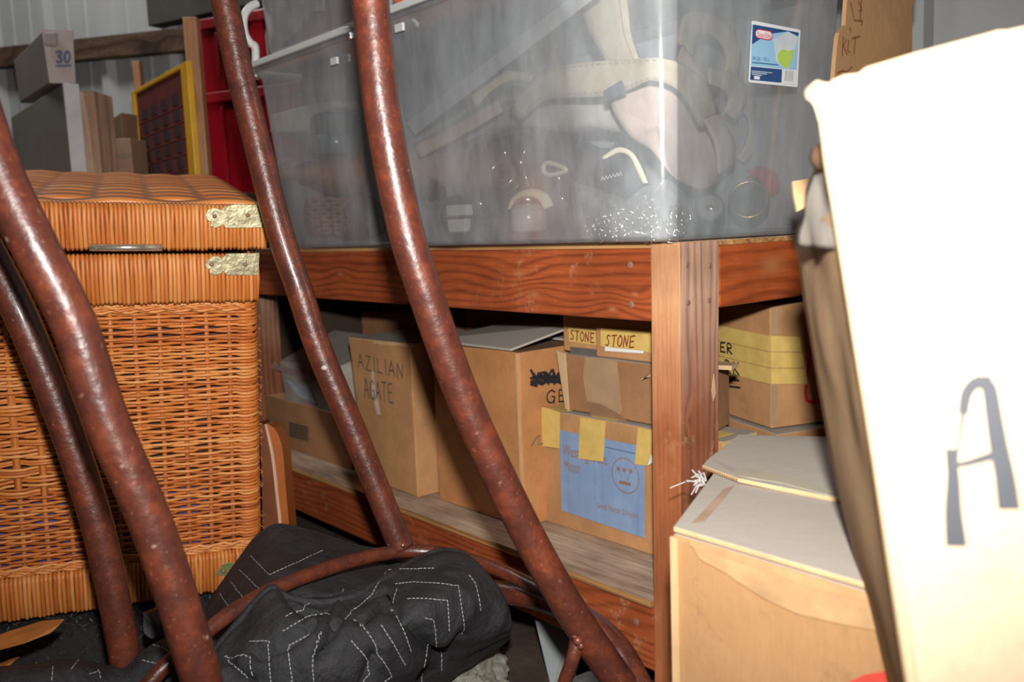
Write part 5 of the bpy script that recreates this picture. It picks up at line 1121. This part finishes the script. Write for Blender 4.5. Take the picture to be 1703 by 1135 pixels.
# yellow framed board with dark slots
yb_ = V((.42, .05, 0)); A0 = at(219, 153, 2.38); A1 = at(311, 101, 2.03)
T = thing('framed_board', 'dark red board in a yellow frame with rows of dark slots', 'framed board', V((A0.x, A0.y, SH)).lerp(V((A1.x, A1.y, SH)), .5))
du = V((A1.x - A0.x, A1.y - A0.y, 0)); Wd = du.length; du.normalize(); dn = V((-du.y, du.x, 0)); dn = dn if dn.dot(CF) > 0 else -dn
H0 = A0.z - SH; H1 = A1.z - SH; O_ = V((A0.x, A0.y, SH))
m_yel = plain('yellow_paint', (.62, .33, .012), .4, var=.1); m_dred = plain('dark_red_board', (.105, .018, .014), .6, var=.2, scale=14)
def bp(u_, v_, k=0): return O_ + du * (u_ * Wd) + Z * (v_ * (H0 + (H1 - H0) * u_)) + dn * k
mb = MB(); mb.hexa([bp(.03, 0, .004), bp(.97, 0, .004), bp(.97, 0, .011), bp(.03, 0, .011)], [bp(.03, .985, .004), bp(.97, .985, .004), bp(.97, .985, .011), bp(.03, .985, .011)]); mb.build('panel', m_dred, T)
for u0, u1, v0, v1 in ((0, .055, 0, 1), (.90, 1, 0, 1), (.055, .90, .965, 1), (.055, .90, 0, .04)):
    mb = MB(); mb.hexa([bp(u0, v0, -.002), bp(u1, v0, -.002), bp(u1, v0, .012), bp(u0, v0, .012)], [bp(u0, v1, -.002), bp(u1, v1, -.002), bp(u1, v1, .012), bp(u0, v1, .012)]); mb.build('frame_bar', m_yel, T, bevel=.002)
m_slot = plain('slot_black', (.024, .012, .016), .7)
for r in range(6):
    for c_ in range(4):
        u_ = .15 + c_ * .185; v_ = .09 + r * .125
        mb = MB(); mb.hexa([bp(u_, v_, .001), bp(u_ + .085, v_, .001), bp(u_ + .085, v_, .005), bp(u_, v_, .005)], [bp(u_, v_ + .088, .001), bp(u_ + .085, v_ + .088, .001), bp(u_ + .085, v_ + .088, .005), bp(u_, v_ + .088, .005)]); mb.build('slot', m_slot, T)
    mb = MB(); mb.hexa([bp(.06, .068 + r * .125, .0025), bp(.9, .068 + r * .125, .0025), bp(.9, .068 + r * .125, .005), bp(.06, .068 + r * .125, .005)], [bp(.06, .075 + r * .125, .0025), bp(.9, .075 + r * .125, .0025), bp(.9, .075 + r * .125, .005), bp(.06, .075 + r * .125, .005)]); mb.build('groove', plain('groove_brown', (.14, .035, .02), .7), T)
# tan wooden rack behind it
T = thing('wooden_rack', 'tan wooden two post rack right behind the yellow framed board', 'rack', at(270, 290, 2.4)); T.location.z = SH
for (x0, x1, y0, d) in ((303, 326, 28, 2.10), (219, 231, 101, 2.60)):
    a_, b_ = at(x0, y0, d), at(x1, y0, d); a_.z = b_.z = max(a_.z, b_.z); mb = MB(); mb.hexa([V((p.x, p.y, SH)) for p in (a_, b_, b_ + CF * .03, a_ + CF * .03)], [a_, b_, V((b_.x + CF.x * .03, b_.y + CF.y * .03, a_.z)), V((a_.x + CF.x * .03, a_.y + CF.y * .03, a_.z))]); mb.build('upright', w_tan, T, bevel=.002)
a_, b_ = at(315, 330, 2.13), at(225, 330, 2.62); a_.z = b_.z = SH + .02; mb = MB(); mb.tube([a_, b_], .012, 6); mb.build('cross_bar', w_tan, T)
# red totes
m_red = plain('red_tote_plastic', (.27, .003, .010), .35, var=.06); 
def tote(name, label, corner, du_, dv_, L, W, z0, z1, lidz):
    T = thing(name, label, 'storage tote', corner + Z * 0, 'red totes'); T.location.z = z0
    mb = MB(); i_ = .02; C_ = V((corner.x, corner.y, 0))
    f = lambda e: [C_ + du_ * e + dv_ * e, C_ + du_ * (L - e) + dv_ * e, C_ + du_ * (L - e) + dv_ * (W - e), C_ + du_ * e + dv_ * (W - e)]
    mb.hexa([p + Z * z0 for p in f(.022)], [p + Z * (z1 - .025) for p in f(.006)]); mb.build('tote_body', m_red, T, bevel=.008, seg=3)
    mb = MB(); mb.hexa([p + Z * (z1 - .03) for p in f(-.004)], [p + Z * z1 for p in f(-.001)]); mb.build('tote_lid' if lidz else 'tote_rim', m_red, T, bevel=.004)
    for k in (.25, .5, .75):
        mb = MB(); p = C_ + du_ * (L * k) + dv_ * .008; mb.obox(p + Z * (z0 + .03), du_ * .012, dv_ * -.006, Z * (z1 - z0 - .07)); mb.build('rib', m_red, T, bevel=.002)
q0 = at(322, 200, 2.42); q1 = at(470, 200, 2.30); q0.z = q1.z = 0
du2 = (q1 - q0).normalized(); dv2 = V((-du2.y, du2.x, 0)); dv2 = dv2 if dv2.dot(CF) > 0 else -dv2
zA = at(323, 158, 2.42).z; zB = at(325, 40, 2.42).z
mb = MB(); mb.obox(q0 + du2 * .03 + dv2 * .02, du2 * .30, dv2 * .18, Z * .50); o = mb.build('crate', plain('dark_crate', (.06, .04, .03), .8)); tag(recenter(o), 'dark crate on the floor holding up the red totes', 'crate')
tote('storage_tote', 'lower red plastic tote of the stack of two', q0, du2, dv2, .36, .22, .50, zA, 0)
tote('storage_tote', 'upper red plastic tote with lid, on top of the other tote', q0 + du2 * .002, du2, dv2, .36, .22, zA + .001, zB, 1)
# grey slab with white edge, wood block, long box with number
gA, gB = at(18, 195, 2.5), at(104, 138, 2.05); gw = at(130, 136, 2.07)
T = thing('grey_slab', 'dark grey slab with a white front edge, left of the wood block', 'slab', (gA + gB) / 2); T.location.z = SH
du3 = V((gB.x - gA.x, gB.y - gA.y, 0)); dn3 = V((gw.x - gB.x, gw.y - gB.y, 0))
bb = [V((gA.x, gA.y, SH)), V((gB.x, gB.y, SH)), V((gB.x, gB.y, SH)) + dn3, V((gA.x, gA.y, SH)) + dn3]; zt_ = (gA.z, gB.z, gB.z, gA.z)
tt = [V((p.x, p.y, z_)) for p, z_ in zip(bb, zt_)]
mb = MB(); mb.hexa(bb, tt); mb.build('slab_body', plain('dark_grey_panel', (.14, .13, .11), .7, var=.08, scale=10), T, bevel=.004)
mb = MB(); mb.hexa([bb[1], bb[2], bb[2] + du3 * -.01, bb[1] + du3 * -.01], [tt[1], tt[2], tt[2] + du3 * -.01, tt[1] + du3 * -.01]); oo = mb.build('white_edge', plain('edge_white', (.5, .49, .52), .6), T, bevel=.002); oo.location += du3.normalized() * .006
a_, b_ = at(127, 152, 2.09), at(156, 150, 2.09); b_.z = a_.z
mb = MB(); mb.hexa([V((p.x, p.y, SH)) for p in (a_, b_, b_ + CF * .10, a_ + CF * .10)], [a_, b_, V((b_.x + CF.x * .1, b_.y + CF.y * .1, a_.z)), V((a_.x + CF.x * .1, a_.y + CF.y * .1, a_.z))])
o = mb.build('wood_block', wood('pinkish_pine', 2, (.60, .42, .32), (.55, .38, .28), (.42, .26, .18), 20, .06, .7, .2, seed=2.7), bevel=.002); tag(recenter(o), 'upright pinkish wood block beside the white edged slab', 'block')
T = thing('long_box', 'long grey brown box with numbered white end, lying on the grey slab', 'box', at(100, 140, 2.15))
e_ = [at(84, 139, 2.06), at(127, 139, 2.06), at(122, 52, 2.06), at(71, 50, 2.06)]; bkv = (at(22, 100, 2.55) - at(70, 50, 2.06)); bkv = V((bkv.x, bkv.y, bkv.z))
mb = MB(); mb.prism(e_, bkv); mb.build('box_body', plain('box_grey_brown', (.15, .125, .11), .8, var=.1, scale=8), T, bevel=.004)
en3 = (e_[1] - e_[0]).cross(e_[3] - e_[0]).normalized(); en3 = en3 if en3.dot(CF) < 0 else -en3
oo = patch('white_end', plain('end_white', (.44, .36, .34), .7, var=.06), T, e_, en3, .003, .001)
pe = lambda x, y: onp(x, y, e_[0] + en3 * .006, en3)
mb = MB(); a_ = pe(94, 104); letters(mb, '30', a_, (pe(118, 104) - a_) / 2.3, pe(94, 86) - a_, en3, .006); ribbon(mb, [pe(94, 110), pe(118, 109)], .005, en3); mb.build('number', plain('blue_ink', (.12, .14, .24), .7), oo)
mb = MB(); mb.obox(pe(77, 79), (pe(98, 79) - pe(77, 79)), en3 * .012, (pe(77, 55) - pe(77, 79))); mb.build('end_knob', plain('knob_grey', (.34, .28, .26), .7), oo, bevel=.006, seg=3)
# two small boxes between slab and framed board
a_ = at(158, 290, 2.25); b_ = at(222, 290, 2.25); ux_ = V((b_.x - a_.x, b_.y - a_.y, 0)); L_ = ux_.length; ux_.normalize(); uy_ = V((-ux_.y, ux_.x, 0)); uy_ = uy_ if uy_.dot(CF) > 0 else -uy_
zt1 = at(170, 232, 2.25).z
T, f, t = carton('cardboard_box', 'small tan box with a dull tape line, behind the trunk lid', V((a_.x, a_.y, SH)), ux_, uy_, L_, .16, zt1 - SH, plain('dull_tan', (.34, .2, .13), .8, var=.12, scale=15))
tl_ = V((a_.x, a_.y, at(170, 265, 2.25).z)); patch('tape_strip', plain('dull_tape', (.25, .18, .11), .6), T, [tl_, tl_ + ux_ * L_, tl_ + ux_ * L_ + Z * .012, tl_ + Z * .012], -uy_, .0005, .003)
c0_ = at(205, 234, 2.33); c1_ = at(163, 212, 2.6); zt2 = at(205, 188, 2.33).z
ua = V((c1_.x - c0_.x, c1_.y - c0_.y, 0)); La = ua.length; ua.normalize(); c2_ = at(222, 234, 2.36); ub = V((c2_.x - c0_.x, c2_.y - c0_.y, 0)); Lb = ub.length; ub.normalize()
T, f, t = carton('cardboard_box', 'small dark brown box peeking over the tan box behind the trunk', V((c0_.x, c0_.y, SH)), ua, ub, La, Lb + .05, zt2 - SH, c_dark)
